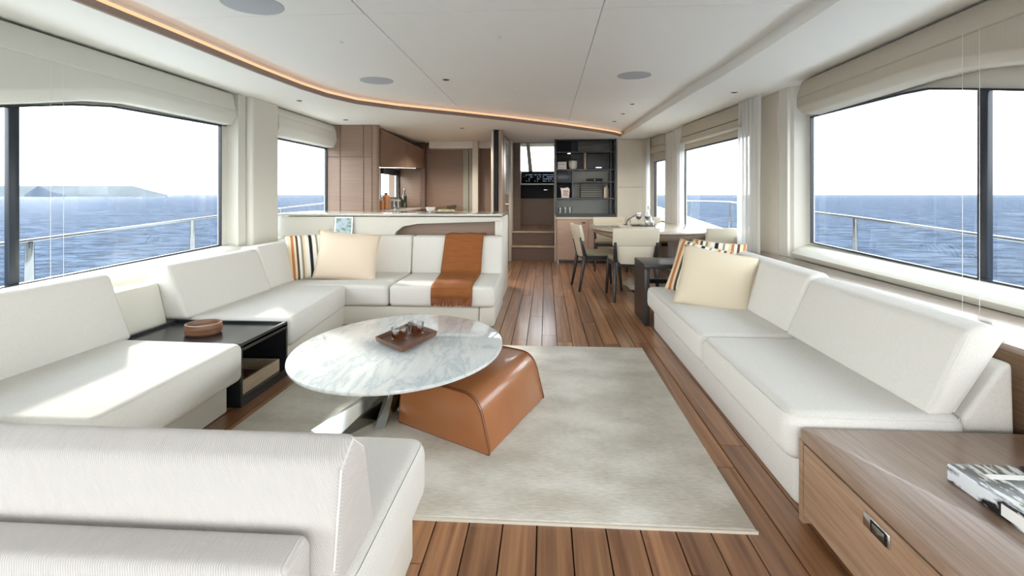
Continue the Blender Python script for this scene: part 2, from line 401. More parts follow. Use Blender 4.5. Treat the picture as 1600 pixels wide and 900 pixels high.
# ---- ceiling: raised panels, soffits, curved cove trim
Zs, Zc = 2.1, 2.19
ceil = build('ceiling', G().box(-3.3, 2.5, -3.4, 9.6, 2.26, 2.34), 'ceiling_white'); struct(ceil)
xs = [-2.75, -1.04, .315, 1.9]; ys = [-1.4, .9, 2.88, 5.6, 9.3]
for i in range(3):
    for j in range(4):
        build('ceiling_panel', G().box(xs[i]+.002, xs[i+1]-.002, ys[j]+.002, ys[j+1]-.002, Zc, 2.26), 'ceiling_white', ceil, bevel=.003, seg=1)
cove = [(-2.32, -1.4), (-2.31, 1.2), (-2.30, 2.35), (-2.27, 2.97), (-2.245, 3.82), (-2.20, 4.45), (-2.13, 4.85), (-1.98, 5.22), (-1.648, 5.6), (-1.1, 6.03), (-.515, 6.53), (.2, 7.2), (.80, 7.86), (1.08, 8.2), (1.20, 8.42)]
redge = [(1.275, 8.5), (1.33, 6.5), (1.385, 4.9), (1.43, 4.3), (1.45, 2.6), (1.5, .5), (1.52, -1.4)]
soff_l = build('ceiling_soffit', G().prism(cove+[(1.275, 8.5), (1.275, 9.5), (-3.25, 9.5), (-3.25, -1.4)], Zs, 2.26), 'soffit_white', ceil)
build('ceiling_soffit', G().prism(redge[::-1]+[(1.275, 9.5), (2.45, 9.5), (2.45, -1.4)], Zs, 2.26), 'soffit_white', ceil)
def offset_curve(c, d):
    out = []
    for k in range(len(c)):
        a = Vector(c[max(k-1, 0)]); b = Vector(c[min(k+1, len(c)-1)]); t = (b-a).normalized(); n_ = Vector((t.y, -t.x))
        p = Vector(c[k])+n_*d; out.append(tuple(p))
    return out
c_in = offset_curve(cove, .022)
tr = build('trim_1', G().prism(cove+c_in[::-1], Zs-.006, Zs+.034), 'cove_wood'); struct(tr)
c2 = offset_curve(cove, .016)
build('light_strip', G().prism(offset_curve(cove, .002)+c2[::-1], Zs+.034, Zs+.058), 'led_warm', tr)
r_in = offset_curve(redge[::-1], -.02)
tr2 = build('trim_2', G().prism(redge[::-1]+r_in[::-1], Zs-.004, Zs+.036), 'soffit_white'); struct(tr2)
# seams in the soffit (thin recessed joints)
for (a, b) in (((-2.28, 2.62), (-3.0, 2.82)), ((.25, 7.3), (.25, 9.2))):
    pass

# ---- side walls (hull sides), built as prisms in the side plane
LX0, LX1 = -3.018, -3.0       # outer, inner face of the left wall at the windows
wl = G()
wl.box(LX0, LX1, -1.4, 6.95, -.05, .60)
wl.prism([(2.0, .60), (4.53, .60), (4.53, .682), (2.7, .632), (2.0, .61)], LX0, LX1, 'x')
wl.prism([(-1.4, .60), (2.0, .60), (2.0, .61), (-1.4, .56)], LX0, LX1, 'x')
wl.prism([(-1.4, 2.1), (6.95, 2.1), (6.95, 1.78), (5.42, 1.775), (4.53, 1.79), (3.35, 1.765), (3.05, 1.725), (2.7, 1.655), (1.6, 1.44), (-1.4, 1.0)], LX0, LX1, 'x')
wl.box(LX0, LX1, 4.53, 5.44, .60, 1.8)
wl.prism([(5.44, .60), (6.95, .60), (6.95, .74), (5.44, .686)], LX0, LX1, 'x')
wl.box(LX0, LX1, 6.80, 7.2, .0, 2.1)
wall_left = build('wall_left', wl, 'cream_wall'); struct(wall_left)
wl2 = G(); wl2.box(-2.75, -2.70, 7.1, 8.2, 0, 2.1).box(-2.75, -2.70, 8.2, 9.15, 0, 1.09).box(-2.75, -2.70, 8.2, 9.15, 1.6, 2.1).box(-2.75, -2.70, 9.15, 9.4, 0, 2.1)
build('side_panel', wl2, 'cream_wall', wall_left)
# pillars of the left side
build('pillar', G().prism(rounded([(-3.0, 4.79), (-2.84, 4.79), (-2.84, 5.28), (-3.0, 5.28)], [0, .03, .03, 0]), 0, 2.1), 'cream_wall', wall_left)
build('pillar', G().prism([(-3.0, 4.63), (-2.90, 4.655), (-2.90, 4.775), (-3.0, 4.775)], 0, 2.1), 'cream_wall', wall_left)
build('pillar_joint', G().box(-3.0, -2.93, 4.775, 4.79, 0, 2.1), 'dark_gap', wall_left)
# upholstered sill roll on the left
def roll(name, X0, X1, y0, y1, zt0, zt1, zb0, zb1, m, parent, n=6):
    A, B = [], []
    for (y, zt, zb, L_) in ((y0, zt0, zb0, A), (y1, zt1, zb1, B)):
        for k in range(n+1):
            t = k/n*PI/2
            L_.append((X0+(X1-X0)*math.sin(t), y, zb+(zt-zb)*math.cos(t)))
        L_.append((X0, y, zb))
    return build(name, G().loft(A, B), m, parent)
roll('sill_roll', -3.0, -2.74, 1.0, 4.62, .60, .682, .48, .55, 'sill_leather', wall_left)
roll('sill_roll', -3.0, -2.78, 5.30, 6.8, .684, .735, .56, .60, 'sill_leather', wall_left)
build('side_ledge', G().box(-3.0, -2.62, 1.0, 4.62, .30, .50), 'cream_leather', wall_left, bevel=.012)
build('side_ledge', G().box(-3.0, -2.62, 4.62, 5.5, .30, .66), 'cream_leather', wall_left, bevel=.012)

RX0, RX1 = 2.28, 2.298
wr = G()
wr.box(RX0, RX1, -1.4, 4.55, -.05, .62)
wr.prism([(-1.4, .62), (4.55, .62), (4.55, .735), (2.8, .70), (-1.4, .66)], RX0, RX1, 'x')
wr.prism([(-1.4, 2.1), (4.55, 2.1), (4.55, 1.82), (3.45, 1.80), (3.2, 1.785), (2.87, 1.715), (1.8, 1.48), (-1.4, 1.0)], RX0, RX1, 'x')
wr.box(RX0, RX1, 4.55, 5.0, 0, 2.1)
wall_right = build('wall_right', wr, 'cream_wall'); struct(wall_right)
w2 = G()
# forward part of the right side leans inwards towards the bow
def rx(y): return 2.12-(y-5.0)*.08
def seg_wall(g, y0, y1, z0, z1):
    g.loft([(rx(y0), y0, z0), (rx(y0)+.05, y0, z0), (rx(y0)+.05, y0, z1), (rx(y0), y0, z1)], [(rx(y1), y1, z0), (rx(y1)+.05, y1, z0), (rx(y1)+.05, y1, z1), (rx(y1), y1, z1)])
seg_wall(w2, 5.0, 5.35, 0, 2.1); seg_wall(w2, 5.35, 7.35, 0, .70); seg_wall(w2, 5.35, 7.35, 1.77, 2.1); seg_wall(w2, 7.35, 8.15, 0, 2.1)
seg_wall(w2, 8.15, 8.75, 0, .72); seg_wall(w2, 8.15, 8.75, 1.70, 2.1); seg_wall(w2, 8.75, 9.4, 0, 2.1)
build('side_panel', w2, 'beige_panel', wall_right)
build('pillar', G().prism(rounded([(2.28, 4.84), (2.12, 4.84), (2.12, 5.0), (2.10, 5.24), (2.28, 5.24)], [0, .02, 0, .02, 0]), 0, 2.1), 'beige_panel', wall_right)
build('pillar', G().prism([(2.28, 4.60), (2.17, 4.64), (2.14, 4.70), (2.14, 4.825), (2.28, 4.825)], 0, 2.1), 'cream_wall', wall_right)
build('pillar', G().prism([(2.13, 4.675), (2.125, 4.83), (2.2, 4.83), (2.2, 4.675)], .6, 2.1), 'cream_wall', wall_right)
A = [(2.20+.08, 1.0, .60), (2.13, 1.0, .60), (2.12, 1.0, .63), (2.17, 1.0, .665), (2.28, 1.0, .685)]
B = [(2.28, 4.62, .60), (2.15, 4.62, .60), (2.14, 4.62, .64), (2.19, 4.62, .69), (2.28, 4.62, .725)]
build('sill_roll', G().loft(A, B), 'sill_leather', wall_right)

# wooden ledge and horizontal boards under it, right side
ledge = thing('wall_ledge', 'long glossy brown wooden ledge under the large right-hand window', 'ledge', (1.9, 2.8, .55))
build('ledge_top', G().prism([(1.69, -.2), (1.69, 5.25), (2.115, 5.25), (2.14, -.2)], .572, .60), 'ledge_wood', ledge, bevel=.006)
build('vent_slot', G().box(1.86, 1.875, 2.55, 3.75, .5985, .6015), 'dark_gap', ledge)
build('ledge_body', G().box(1.73, 2.1, -.2, 5.2, .0, .572), 'walnut_veneer', ledge)
z = .325
for k in range(4):
    h = (.568-z)/(4-k) if k < 3 else .568-z
    build('board', G().box(1.703, 1.73, -.2, 1.95, z+.003, z+h-.003), 'walnut_veneer', ledge, bevel=.003, seg=1)
    z += h

# ---- front bulkhead, doorway, partition
wf = G()
wf.box(1.2, 1.85, 8.85, 9.0, 0, 2.1)
wf.box(-.66, -.60, 8.85, 9.4, 0, 2.1).box(.146, .163, 8.86, 9.4, 0, 2.1).box(.146, .2, 8.84, 9.2, 0, .79)
wall_front = build('wall_front', wf, 'beige_panel'); struct(wall_front)
build('panel', G().box(1.215, 1.64, 8.835, 8.85, 1.28, 2.095), 'beige_panel', wall_front, bevel=.003, seg=1)
build('panel', G().box(1.215, 1.64, 8.835, 8.85, .02, 1.27), 'beige_panel', wall_front, bevel=.003, seg=1)
# stair: two steps and helm deck
stairs = thing('stairs', 'two teak steps with pale nosing rising to the helm beside the black shelving', 'stairs', (-.22, 9.1, 0))
for (y0, y1, z0, z1) in ((8.88, 9.13, 0, .265), (9.13, 9.4, 0, .50)):
    build('riser', G().box(-.60, .145, y0+.015, y1, z0, z1-.03), 'dark_veneer', stairs)
    for k in range(6):
        xx = -.60+k*.745/6
        build('tread_board', G().box(xx+.001, xx+.745/6-.001, y0, y1, z1-.03, z1), 'teak_plank', stairs, bevel=.002, seg=1)
    build('nosing', G().box(-.60, .145, y0-.012, y0, z1-.032, z1+.001), 'pale_wood', stairs, bevel=.002, seg=1)
hd = build('floor_2', G().box(-1.2, .9, 9.4, 11.2, .40, .487), 'dark_gap'); struct(hd)
for k in range(17):
    xx = -1.18+k*.12
    build('plank', G().box(xx+.001, xx+.119, 9.4, 11.0, .487, .50), 'teak_plank', hd)
# helm station
helm = thing('helm_station', 'helm console with black instrument panel seen through the doorway', 'console', (-.2, 11.0, .5))
build('console_body', G().box(-1.0, .8, 11.0, 11.4, .5, 1.07), 'brown_veneer', helm)
build('console_band', G().prism([(10.93, 1.07), (11.4, 1.07), (11.4, 1.36), (10.96, 1.36)], -1.0, .8, 'x'), 'black_matt', helm, bevel=.01)
build('console_top', G().box(-1.0, .8, 10.90, 11.4, 1.36, 1.385), 'hull_white', helm)
build('instrument_panel', G().prism([(11.0, 1.385), (11.2, 1.385), (11.2, 1.65), (11.06, 1.65)], -.53, .8, 'x'), 'screen_black', helm)
build('console_side', G().box(-.57, -.53, 10.95, 11.2, 1.36, 1.66), 'hull_white', helm)
dots = G()
for cx in (-.36, -.18, .0, .12):
    for i in range(5):
        for j in range(4):
            if random.random() < .6:
                a = cx+(i-2)*.028; zz = 1.44+j*.045; yy = 11.0+(zz-1.385)*.22-.004
                dots.box(a-.006, a+.006, yy-.003, yy, zz-.006, zz+.006)
o = build('indicator_lights', dots, 'screen_dots', helm); o['kind'] = 'stuff'
build('door_pull', G().box(-.05, .04, 10.90, 10.93, 1.235, 1.26), 'led_white' if False else 'chrome', helm, bevel=.004)
wh = G()
wh.box(-1.3, 1.0, 11.4, 11.5, .3, 1.62).box(-1.3, 1.0, 11.4, 11.5, 2.22, 2.7).box(-1.4, -.56, 11.2, 11.5, .3, 2.6).box(.9, 1.0, 9.4, 11.5, .3, 2.6).box(-1.3, -1.2, 9.0, 11.5, .3, 2.6)
wall_helm = build('wall_helm', wh, 'cream_wall'); struct(wall_helm)
build('side_panel', G().box(-.60, -.47, 9.42, 9.5, .5, 2.6), 'dark_veneer', wall_helm)
build('window_pillar', G().prism([(-.44, 2.3), (-.36, 2.3), (-.29, 1.62), (-.38, 1.62)], 11.32, 11.4, 'y'), 'grey_upholstery', wall_helm)
build('headliner', G().box(-1.3, 1.0, 9.0, 11.5, 2.55, 2.62), 'soffit_white', wall_helm)
build('header_panel', G().box(-.66, 1.3, 9.4, 9.5, 2.1, 2.6), 'soffit_white', wall_helm)

# partition between galley and passage with sliding door edge
part = build('wall_partition', G().box(-.80, -.70, 7.55, 9.45, 0, 2.1), 'brown_veneer', bevel=.01); struct(part)
build('edge_post', G().prism(rounded([(-.70, 7.46), (-.64, 7.46), (-.64, 7.60), (-.70, 7.60)], .02), 0, 2.1), 'pedestal_taupe', part)
build('edge_groove', G().box(-.755, -.705, 7.44, 7.56, 0, 2.09), 'black_matt', part)
build('edge_strip', G().box(-.80, -.76, 7.45, 7.56, 0, 2.1), 'beige_panel', part, bevel=.008)
door = build('door_1', G().box(-.665, -.64, 7.75, 8.80, .01, 2.05), 'brown_veneer', bevel=.005); struct(door)
build('door_glass', G().box(-.641, -.636, 8.15, 8.70, 1.15, 2.0), 'blue_reflection', door)
dh = build('door_handle', G().tube([(-.64, 8.08, 1.0), (-.59, 8.08, 1.0), (-.59, 8.20, 1.0)], .010), 'chrome', door)
build('door_handle', G().tube([(-.64, 8.14, .90), (-.60, 8.14, .90), (-.60, 8.14, .80)], .009), 'chrome', door)

# ---- windows
def window(name, X, side, outline, mull=None, fr=.012, m='window_frame'):
    """outline in (y,z), counter-clockwise; thin dark seal frame, a pane of glass, mullions"""
    n = len(outline); g = G(); c = Vector((sum(p[0] for p in outline)/n, sum(p[1] for p in outline)/n))
    inner = []
    for i in range(n):
        a = Vector(outline[i-1]); p = Vector(outline[i]); b = Vector(outline[(i+1) % n])
        n1 = Vector((-(p-a).y, (p-a).x)).normalized(); n2 = Vector((-(b-p).y, (b-p).x)).normalized()
        k = (n1+n2).normalized(); s_ = fr/max(.3, k.dot(n1)); inner.append(tuple(p+k*s_))
    d0, d1 = X+side*.005, X-side*.02
    for i in range(n):
        j = (i+1) % n; q = [outline[i], outline[j], inner[j], inner[i]]
        g.prism(q, d1, d0, 'x')
    fo = build(name, g, m); struct(fo)
    build('glass', G().prism(outline, X-side*.0-.003+side*.012, X+.003+side*.012, 'x'), 'window_glass', fo)
    if mull:
        for (y0, y1, z0, z1) in mull:
            build('mullion', G().box(min(X-side*.010, X+side*.02), max(X-side*.010, X+side*.02), y0, y1, z0, z1), m, fo, bevel=.004)
    return fo
# left: forward large window (outline ccw in y,z)
window('window_1', -3.0, -1, [(-1.3, .565), (2.0, .61), (2.7, .632), (4.53, .682), (4.53, 1.79), (3.35, 1.765), (3.05, 1.725), (2.7, 1.655), (1.6, 1.44), (-1.3, 1.02)],
       mull=[(2.665, 2.725, .625, 1.65)])
window('window_2', -3.0, -1, [(5.44, .688), (6.80, .733), (6.80, 1.778), (5.44, 1.778)])
window('window_3', 2.28, 1, [(-1.3, .66), (2.8, .70), (4.55, .735), (4.55, 1.82), (3.45, 1.80), (3.2, 1.785), (2.87, 1.715), (1.8, 1.48), (-1.3, 1.02)][::1],
       mull=[(2.795, 2.86, .69, 1.70)])
def window_fwd(name, y0, y1, z0, z1):
    g = G(); f = .014
    def bar(a0, a1, b0, b1):
        g.loft([(rx(a0)-.006, a0, b0), (rx(a0)+.03, a0, b0), (rx(a0)+.03, a0, b1), (rx(a0)-.006, a0, b1)], [(rx(a1)-.006, a1, b0), (rx(a1)+.03, a1, b0), (rx(a1)+.03, a1, b1), (rx(a1)-.006, a1, b1)])
    bar(y0, y1, z0, z0+f); bar(y0, y1, z1-f, z1); bar(y0, y0+f, z0, z1); bar(y1-f, y1, z0, z1)
    fo = build(name, g, 'window_frame'); struct(fo); g = G()
    g.loft([(rx(y0)+.02, y0, z0), (rx(y0)+.026, y0, z0), (rx(y0)+.026, y0, z1), (rx(y0)+.02, y0, z1)], [(rx(y1)+.02, y1, z0), (rx(y1)+.026, y1, z0), (rx(y1)+.026, y1, z1), (rx(y1)+.02, y1, z1)])
    build('glass', g, 'window_glass', fo)
window_fwd('window_4', 5.35, 7.35, .70, 1.77)
window_fwd('window_5', 8.15, 8.75, .72, 1.70)
g = window('window_6', -2.71, -1, [(8.2, 1.09), (9.15, 1.09), (9.15, 1.6), (8.2, 1.6)])

# ---- roman shades
def shade(name, label, X, side, ys, prof, m, drop=None):
    """prof: list of (depth from wall, z); extruded along y between ys; the fold line is a second part"""
    y0, y1 = ys
    r = thing(name, label, 'blind', (X, y1, 2.06), None)
    xi = X-side*0; A = []; B = []
    for i, (nm, pr) in enumerate(prof):
        if drop and i == 1:
            g = G(); secs = [[(X-side*d, yy, z_+(dz if k >= 2 else 0)) for k, (d, z_) in enumerate(pr)] for yy, dz in drop]
            n_ = len(pr); vs = [v for q in secs for v in q]; fs = [tuple(range(n_))[::-1], tuple(range((len(secs)-1)*n_, len(secs)*n_))]
            for j in range(len(secs)-1):
                fs += [(j*n_+k, j*n_+(k+1) % n_, (j+1)*n_+(k+1) % n_, (j+1)*n_+k) for k in range(n_)]
            build(nm, g.add(vs, fs), m, r, bevel=.010, seg=2); continue
        build(nm, G().prism([(X-side*d, z_) for d, z_ in pr], y0+i*.008, y1-(0.0 if i else .012), 'y'), m, r, bevel=.014, seg=3)
    return r
shade('roman_shade', 'long white roman blind folded above the large left window', -3.0, -1, (.6, 4.585),
      [('upper_fold', [(.0, 2.085), (.10, 2.085), (.135, 1.925), (.02, 1.925)]), ('lower_fold', [(.0, 1.935), (.125, 1.935), (.13, 1.88), (.085, 1.80), (.0, 1.795)])], 'shade_white',
      [(4.585, 0), (3.4, -.01), (3.1, -.045), (2.75, -.125), (1.6, -.36), (.6, -.5)])
shade('roman_shade', 'short white roman blind with flared lower fold above the window beside the galley column', -3.0, -1, (5.30, 6.86),
      [('upper_fold', [(.0, 2.09), (.12, 2.09), (.15, 1.99), (.02, 1.99)]), ('lower_fold', [(.0, 1.995), (.145, 1.995), (.155, 1.88), (.11, 1.79), (.0, 1.785)])], 'shade_white')
shade('roman_shade', 'long taupe roman blind folded above the large right window', 2.28, 1, (.6, 4.40),
      [('upper_fold', [(.0, 2.085), (.17, 2.085), (.215, 1.94), (.02, 1.94)]), ('lower_fold', [(.0, 1.945), (.205, 1.945), (.205, 1.87), (.15, 1.815), (.0, 1.81)])], 'shade_taupe',
      [(4.40, 0), (3.1, 0), (2.8, -.015), (2.34, -.085), (1.2, -.3), (.6, -.4)])
def shade_fwd(label, y0, y1):
    r = thing('roman_shade', label, 'blind', (rx(y1), y1, 2.06))
    def pr(d, za, zb, nm):
        A = [(rx(y0), y0, za), (rx(y0)-d, y0, za), (rx(y0)-d*.8, y0, zb), (rx(y0), y0, zb)]
        B = [(rx(y1), y1, za), (rx(y1)-d, y1, za), (rx(y1)-d*.8, y1, zb), (rx(y1), y1, zb)]
        build(nm, G().loft(A, B), 'shade_taupe', r, bevel=.01)
    pr(.11, 1.93, 2.09, 'upper_fold'); pr(.13, 1.84, 1.925, 'lower_fold')
shade_fwd('taupe roman blind above the dining window between the sheer curtains', 5.33, 7.15)
shade_fwd('small taupe roman blind above the narrow window in the far right corner', 8.12, 8.78)
# shade cords
for (X, ys_, lab) in ((-2.86, (2.78, 2.86), 'left'), (2.06, (2.58, 2.68), 'right')):
    for k, yy in enumerate(ys_):
        o = build('shade_cord', G().tube([(X, yy, .60), (X, yy, 1.95)], .0012, 5), 'white_piping')
        tag(o, ('thin white blind cord at the large %s window, the one %s the mullion' % (lab, ('nearer', 'farther from')[k] if X < 0 else ('nearer', 'farther from')[k])), 'cord')

# ---- sheer curtains
def curtain(label, x0, y0, x1, y1, z0, z1, folds, amp=.025):
    rows = []; n = folds*10
    d = Vector((x1-x0, y1-y0)); nn = Vector((-d.y, d.x)).normalized()
    for j in range(5):
        z_ = z0+(z1-z0)*j/4; row = []
        for i in range(n+1):
            t = i/n; a = amp*(1-.25*j/4)*math.sin(t*folds*2*PI+.4*math.sin(j))
            row.append((x0+d.x*t+nn.x*a, y0+d.y*t+nn.y*a, z_))
        rows.append(row)
    o = build('sheer_curtain', G().sheet(rows), 'sheer_curtain', loc=(x0, y0, z0)); tag(o, label, 'curtain')
curtain('white sheer curtain hanging by the beige pillar right of the dining window', 2.02, 4.97, 1.98, 5.44, .02, 2.09, 6)
curtain('white sheer curtain gathered left of the dining window', 1.88, 7.10, 1.84, 8.05, .02, 2.09, 8)
curtain('narrow white sheer curtain by the far corner window', 1.70, 8.55, 1.70, 8.82, .02, 2.09, 3)

# ---- outside: side decks, bulwark, rails, sea, island
sea = build('sea', G().add([(-15000, -15000, -2.6), (15000, -15000, -2.6), (15000, 15000, -2.6), (-15000, 15000, -2.6)], [(0, 1, 2, 3)]), 'sea_water'); struct(sea)
hull = build('hull', G().prism([(-4.0, -3), (-4.0, 4), (-3.6, 9), (-2.6, 13), (2.3, 13), (3.0, 9), (3.3, 4), (3.3, -3)], -2.6, -.1), 'hull_white'); struct(hull)
bl = G().loft([(2.86, 5.6, -.1), (2.92, 5.6, -.1), (2.92, 5.6, .44), (2.86, 5.6, .44)], [(2.45, 12, -.1), (2.51, 12, -.1), (2.51, 12, .9), (2.45, 12, .9)])
build('bulwark', bl, 'hull_white', hull)
def rail(label, pts, posts, r=.014):
    t = thing('handrail', label, 'railing', pts[0])
    build('top_rail', G().tube(pts, r, 10), 'rail_steel', t)
    for (p, z0, rr) in posts:
        # flattened teardrop post
        g = G(); A = []; B = []; n = 12
        for i in range(n):
            a = 2*PI*i/n; A.append((p[0]+.018*math.cos(a), p[1]+.052*math.sin(a)*rr, z0)); B.append((p[0]+.014*math.cos(a), p[1]+.030*math.sin(a)*rr, p[2]))
        build('post', g.loft(A, B), 'rail_steel', t)
rail('polished steel handrail outside the left windows', [(-3.55, -1, .66), (-3.55, 1.2, .745), (-3.55, 3.11, .825), (-3.55, 5.35, .915), (-3.55, 8.4, 1.02)],
     [((-3.55, 3.30, .82), -.1, 1), ((-3.55, 4.93, .89), -.1, 1), ((-3.55, 6.62, .95), -.1, 1), ((-3.55, 8.3, 1.0), -.1, 1)])
rail('polished steel handrail outside the right windows', [(2.85, -1, .68), (2.85, 3.25, .871), (2.85, 4.9, .937), (2.85, 8.2, 1.035), (2.75, 10.9, 1.02)],
     [((2.85, 3.22, .86), -.1, 1), ((2.85, 4.93, .93), -.1, 1), ((2.85, 8.15, 1.03), -.1, 1), ((2.78, 10.0, 1.02), -.1, 1)])
# island and farther coast: real ridges about a kilometre off
def ridge(name, label, D, prof, depth, m):
    """prof: (px angle coordinate, height m) points as bearing tangent; built as a 3D ridge"""
    t = math.atan(53/800); s_, c_ = math.sin(t), math.cos(t); g = G(); n = len(prof)
    vs = []
    for a, h in prof:
        for (dd, hh) in ((0, 0), (.25, .72), (.5, 1), (1, 0)):
            k = D+depth*dd; vs.append(((-s_+a*c_)*k, (c_+a*s_)*k, -2.6+h*hh+(2.6 if hh else 0)))
    fs = [(i*4+j, (i+1)*4+j, (i+1)*4+j+1, i*4+j+1) for i in range(n-1) for j in range(3)]
    g.add(vs, fs); o = build(name, g, m); o['label'] = label; o['category'] = 'island'
    return o
D = 900
random.seed(3)
pr = []
for i in range(40):
    px = -260+i*13.4
    h = 18 if px < 205 else max(.4, 18-(px-205)*.30)
    h *= 1+.03*math.sin(i*1.3)+.02*random.random()
    pr.append(((px-800)/800, max(.3, h*D/900)))
ridge('island', 'low flat-topped hazy island on the horizon outside the left window', D, pr, 160, 'hill_green')
pr = [((px-800)/800, h) for px, h in ((38, .4), (45, 6), (52, 10), (60, 15.5), (66, 13), (76, 8), (86, 4.5), (98, 1.5), (104, .3))]
ridge('rock', 'grey pointed rock standing in the sea before the island', 820, pr, 40, 'rock_grey')
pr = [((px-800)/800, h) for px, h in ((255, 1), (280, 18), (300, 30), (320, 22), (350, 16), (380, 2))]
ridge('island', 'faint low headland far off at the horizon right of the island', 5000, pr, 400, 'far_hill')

# ================================================================== GALLEY
col = thing('tall_cabinet', 'tall brown wood cabinet column with rounded corner between window and galley', 'cabinet', (-2.6, 6.9, 0))
# quarter-round corner
build('carcass', G().prism(rounded([(-3.0, 6.82), (-2.25, 6.82), (-2.36, 7.1), (-3.0, 7.1)], [0, .09, 0, 0], 8), .0, 2.1), 'brown_veneer', col)
for (x0, x1) in ((-2.975, -2.80), (-2.79, -2.475), (-2.465, -2.36)):
    for (z0, z1) in ((.93, 1.655), (1.67, 2.09)):
        build('door_panel', G().box(x0, x1, 6.808, 6.822, z0, z1), 'brown_veneer', col, bevel=.003, seg=1)
# overhead cupboards along the galley side
up = thing('overhead_cabinet', 'brown overhead cupboard above the galley window', 'cabinet', (-2.4, 8.0, 1.5))
build('carcass', G().loft([(-2.69, 7.12, 1.55), (-2.36, 7.12, 1.55), (-2.36, 7.12, 2.095), (-2.69, 7.12, 2.095)], [(-2.69, 9.1, 1.64), (-2.21, 9.1, 1.64), (-2.21, 9.1, 1.97), (-2.69, 9.1, 1.97)]), 'dark_veneer', up)
def cup_door(y0, y1):
    f = lambda y: (-2.36+(y-7.12)*.0758, -2.36+(y-7.12)*.0758)
    zb = lambda y: 1.535+(y-7.12)*.045
    zt = lambda y: 2.08-(y-7.12)*.063
    a, b = f(y0), f(y1)
    build('door', G().loft([(a[0], y0, zb(y0)), (a[0]+.018, y0, zb(y0)), (a[1]+.018, y0, zt(y0)), (a[1], y0, zt(y0))], [(b[0], y1, zb(y1)), (b[0]+.018, y1, zb(y1)), (b[1]+.018, y1, zt(y1)), (b[1], y1, zt(y1))]), 'brown_veneer', up)
cup_door(7.14, 8.12); cup_door(8.13, 9.08)
build('light_strip', G().loft([(-2.45, 7.2, 1.538), (-2.42, 7.2, 1.538), (-2.42, 7.2, 1.549), (-2.45, 7.2, 1.549)], [(-2.32, 8.9, 1.615), (-2.29, 8.9, 1.615), (-2.29, 8.9, 1.627), (-2.32, 8.9, 1.627)]), 'led_white', up)
build('shade_box', G().box(-2.69, -2.64, 8.2, 9.15, 1.49, 1.59), 'black_matt', up)
bw = thing('galley_counter', 'grey galley worktop with brown raised edge along the side wall', 'counter', (-2.4, 8.2, 0))
build('body', G().box(-2.70, -2.1, 7.11, 9.2, 0, .90), 'brown_veneer', bw)
build('worktop', G().box(-2.70, -2.05, 7.11, 9.2, .90, .925), 'grey_stone', bw, bevel=.004)
build('splash_edge', G().prism([(-2.05, .90), (-1.62, .90), (-1.62, .965), (-2.05, .925)], 8.3, 9.2, 'y'), 'dark_veneer', bw)
build('sink', G().prism(rounded([(-2.5, 7.6), (-2.25, 7.6), (-2.25, 7.9), (-2.5, 7.9)], .05), .925, .932), 'polished_steel', bw)
build('backsplash', G().box(-2.70, -2.685, 7.11, 9.15, .925, 1.08), 'grey_stone', bw)
# galley back wall
gw = G().box(-2.9, -.80, 9.3, 9.4, 0, 2.1)
wall_galley = build('wall_galley', gw, 'brown_veneer'); struct(wall_galley)
build('panel', G().box(-2.26, -2.19, 9.15, 9.3, .93, 2.1), 'dark_veneer', wall_galley)
build('end_panel', G().box(-2.66, -2.27, 9.20, 9.29, .93, 1.62), 'brown_veneer', wall_galley, bevel=.004)
build('panel', G().box(-1.50, -1.40, 9.2, 9.3, 0, 2.0), 'grey_green', wall_galley, bevel=.004)
build('panel', G().box(-1.39, -1.24, 9.2, 9.3, 0, 2.0), 'grey_green', wall_galley, bevel=.004)
build('panel', G().box(-1.23, -.81, 9.2, 9.3, 0, 2.0), 'brown_veneer', wall_galley, bevel=.004)
# galley drop ceiling
build('galley_bulkhead', G().box(-2.1, -.80, 9.1, 9.3, 1.98, 2.1), 'soffit_white', wall_galley)

isl = thing('galley_island', 'white galley island counter with rounded stone top and brown recessed back', 'counter', (-1.4, 5.9, 0))
build('countertop', G().prism(rounded([(-2.98, 5.5), (-.47, 5.5), (-.47, 6.45), (-2.98, 6.45)], [0, .06, .06, 0], 8), .915, .94), 'counter_stone', isl, bevel=.006)
build('shadow_gap', G().box(-1.72, -.50, 5.53, 6.4, .905, .915), 'dark_gap', isl)
apron = [(-2.98, .905), (-.475, .905), (-.475, .865), (-.60, .855), (-1.40, .828), (-1.56, .80), (-1.64, .74), (-1.70, .60), (-1.74, .35), (-2.98, .35)]
build('apron', G().prism(apron, 5.51, 5.60, 'y'), 'cream_wall', isl, bevel=.006)
build('body', G().box(-2.98, -.56, 5.66, 6.40, 0, .905), 'cream_wall', isl)
build('recessed_panel', G().box(-1.80, -.53, 5.63, 5.66, 0, .905), 'brown_veneer', isl)
build('end_panel', G().prism(rounded([(-.55, 5.52), (-.475, 5.52), (-.475, 6.43), (-.55, 6.43)], [.0, .03, .03, 0]), 0, .905), 'cream_wall', isl)

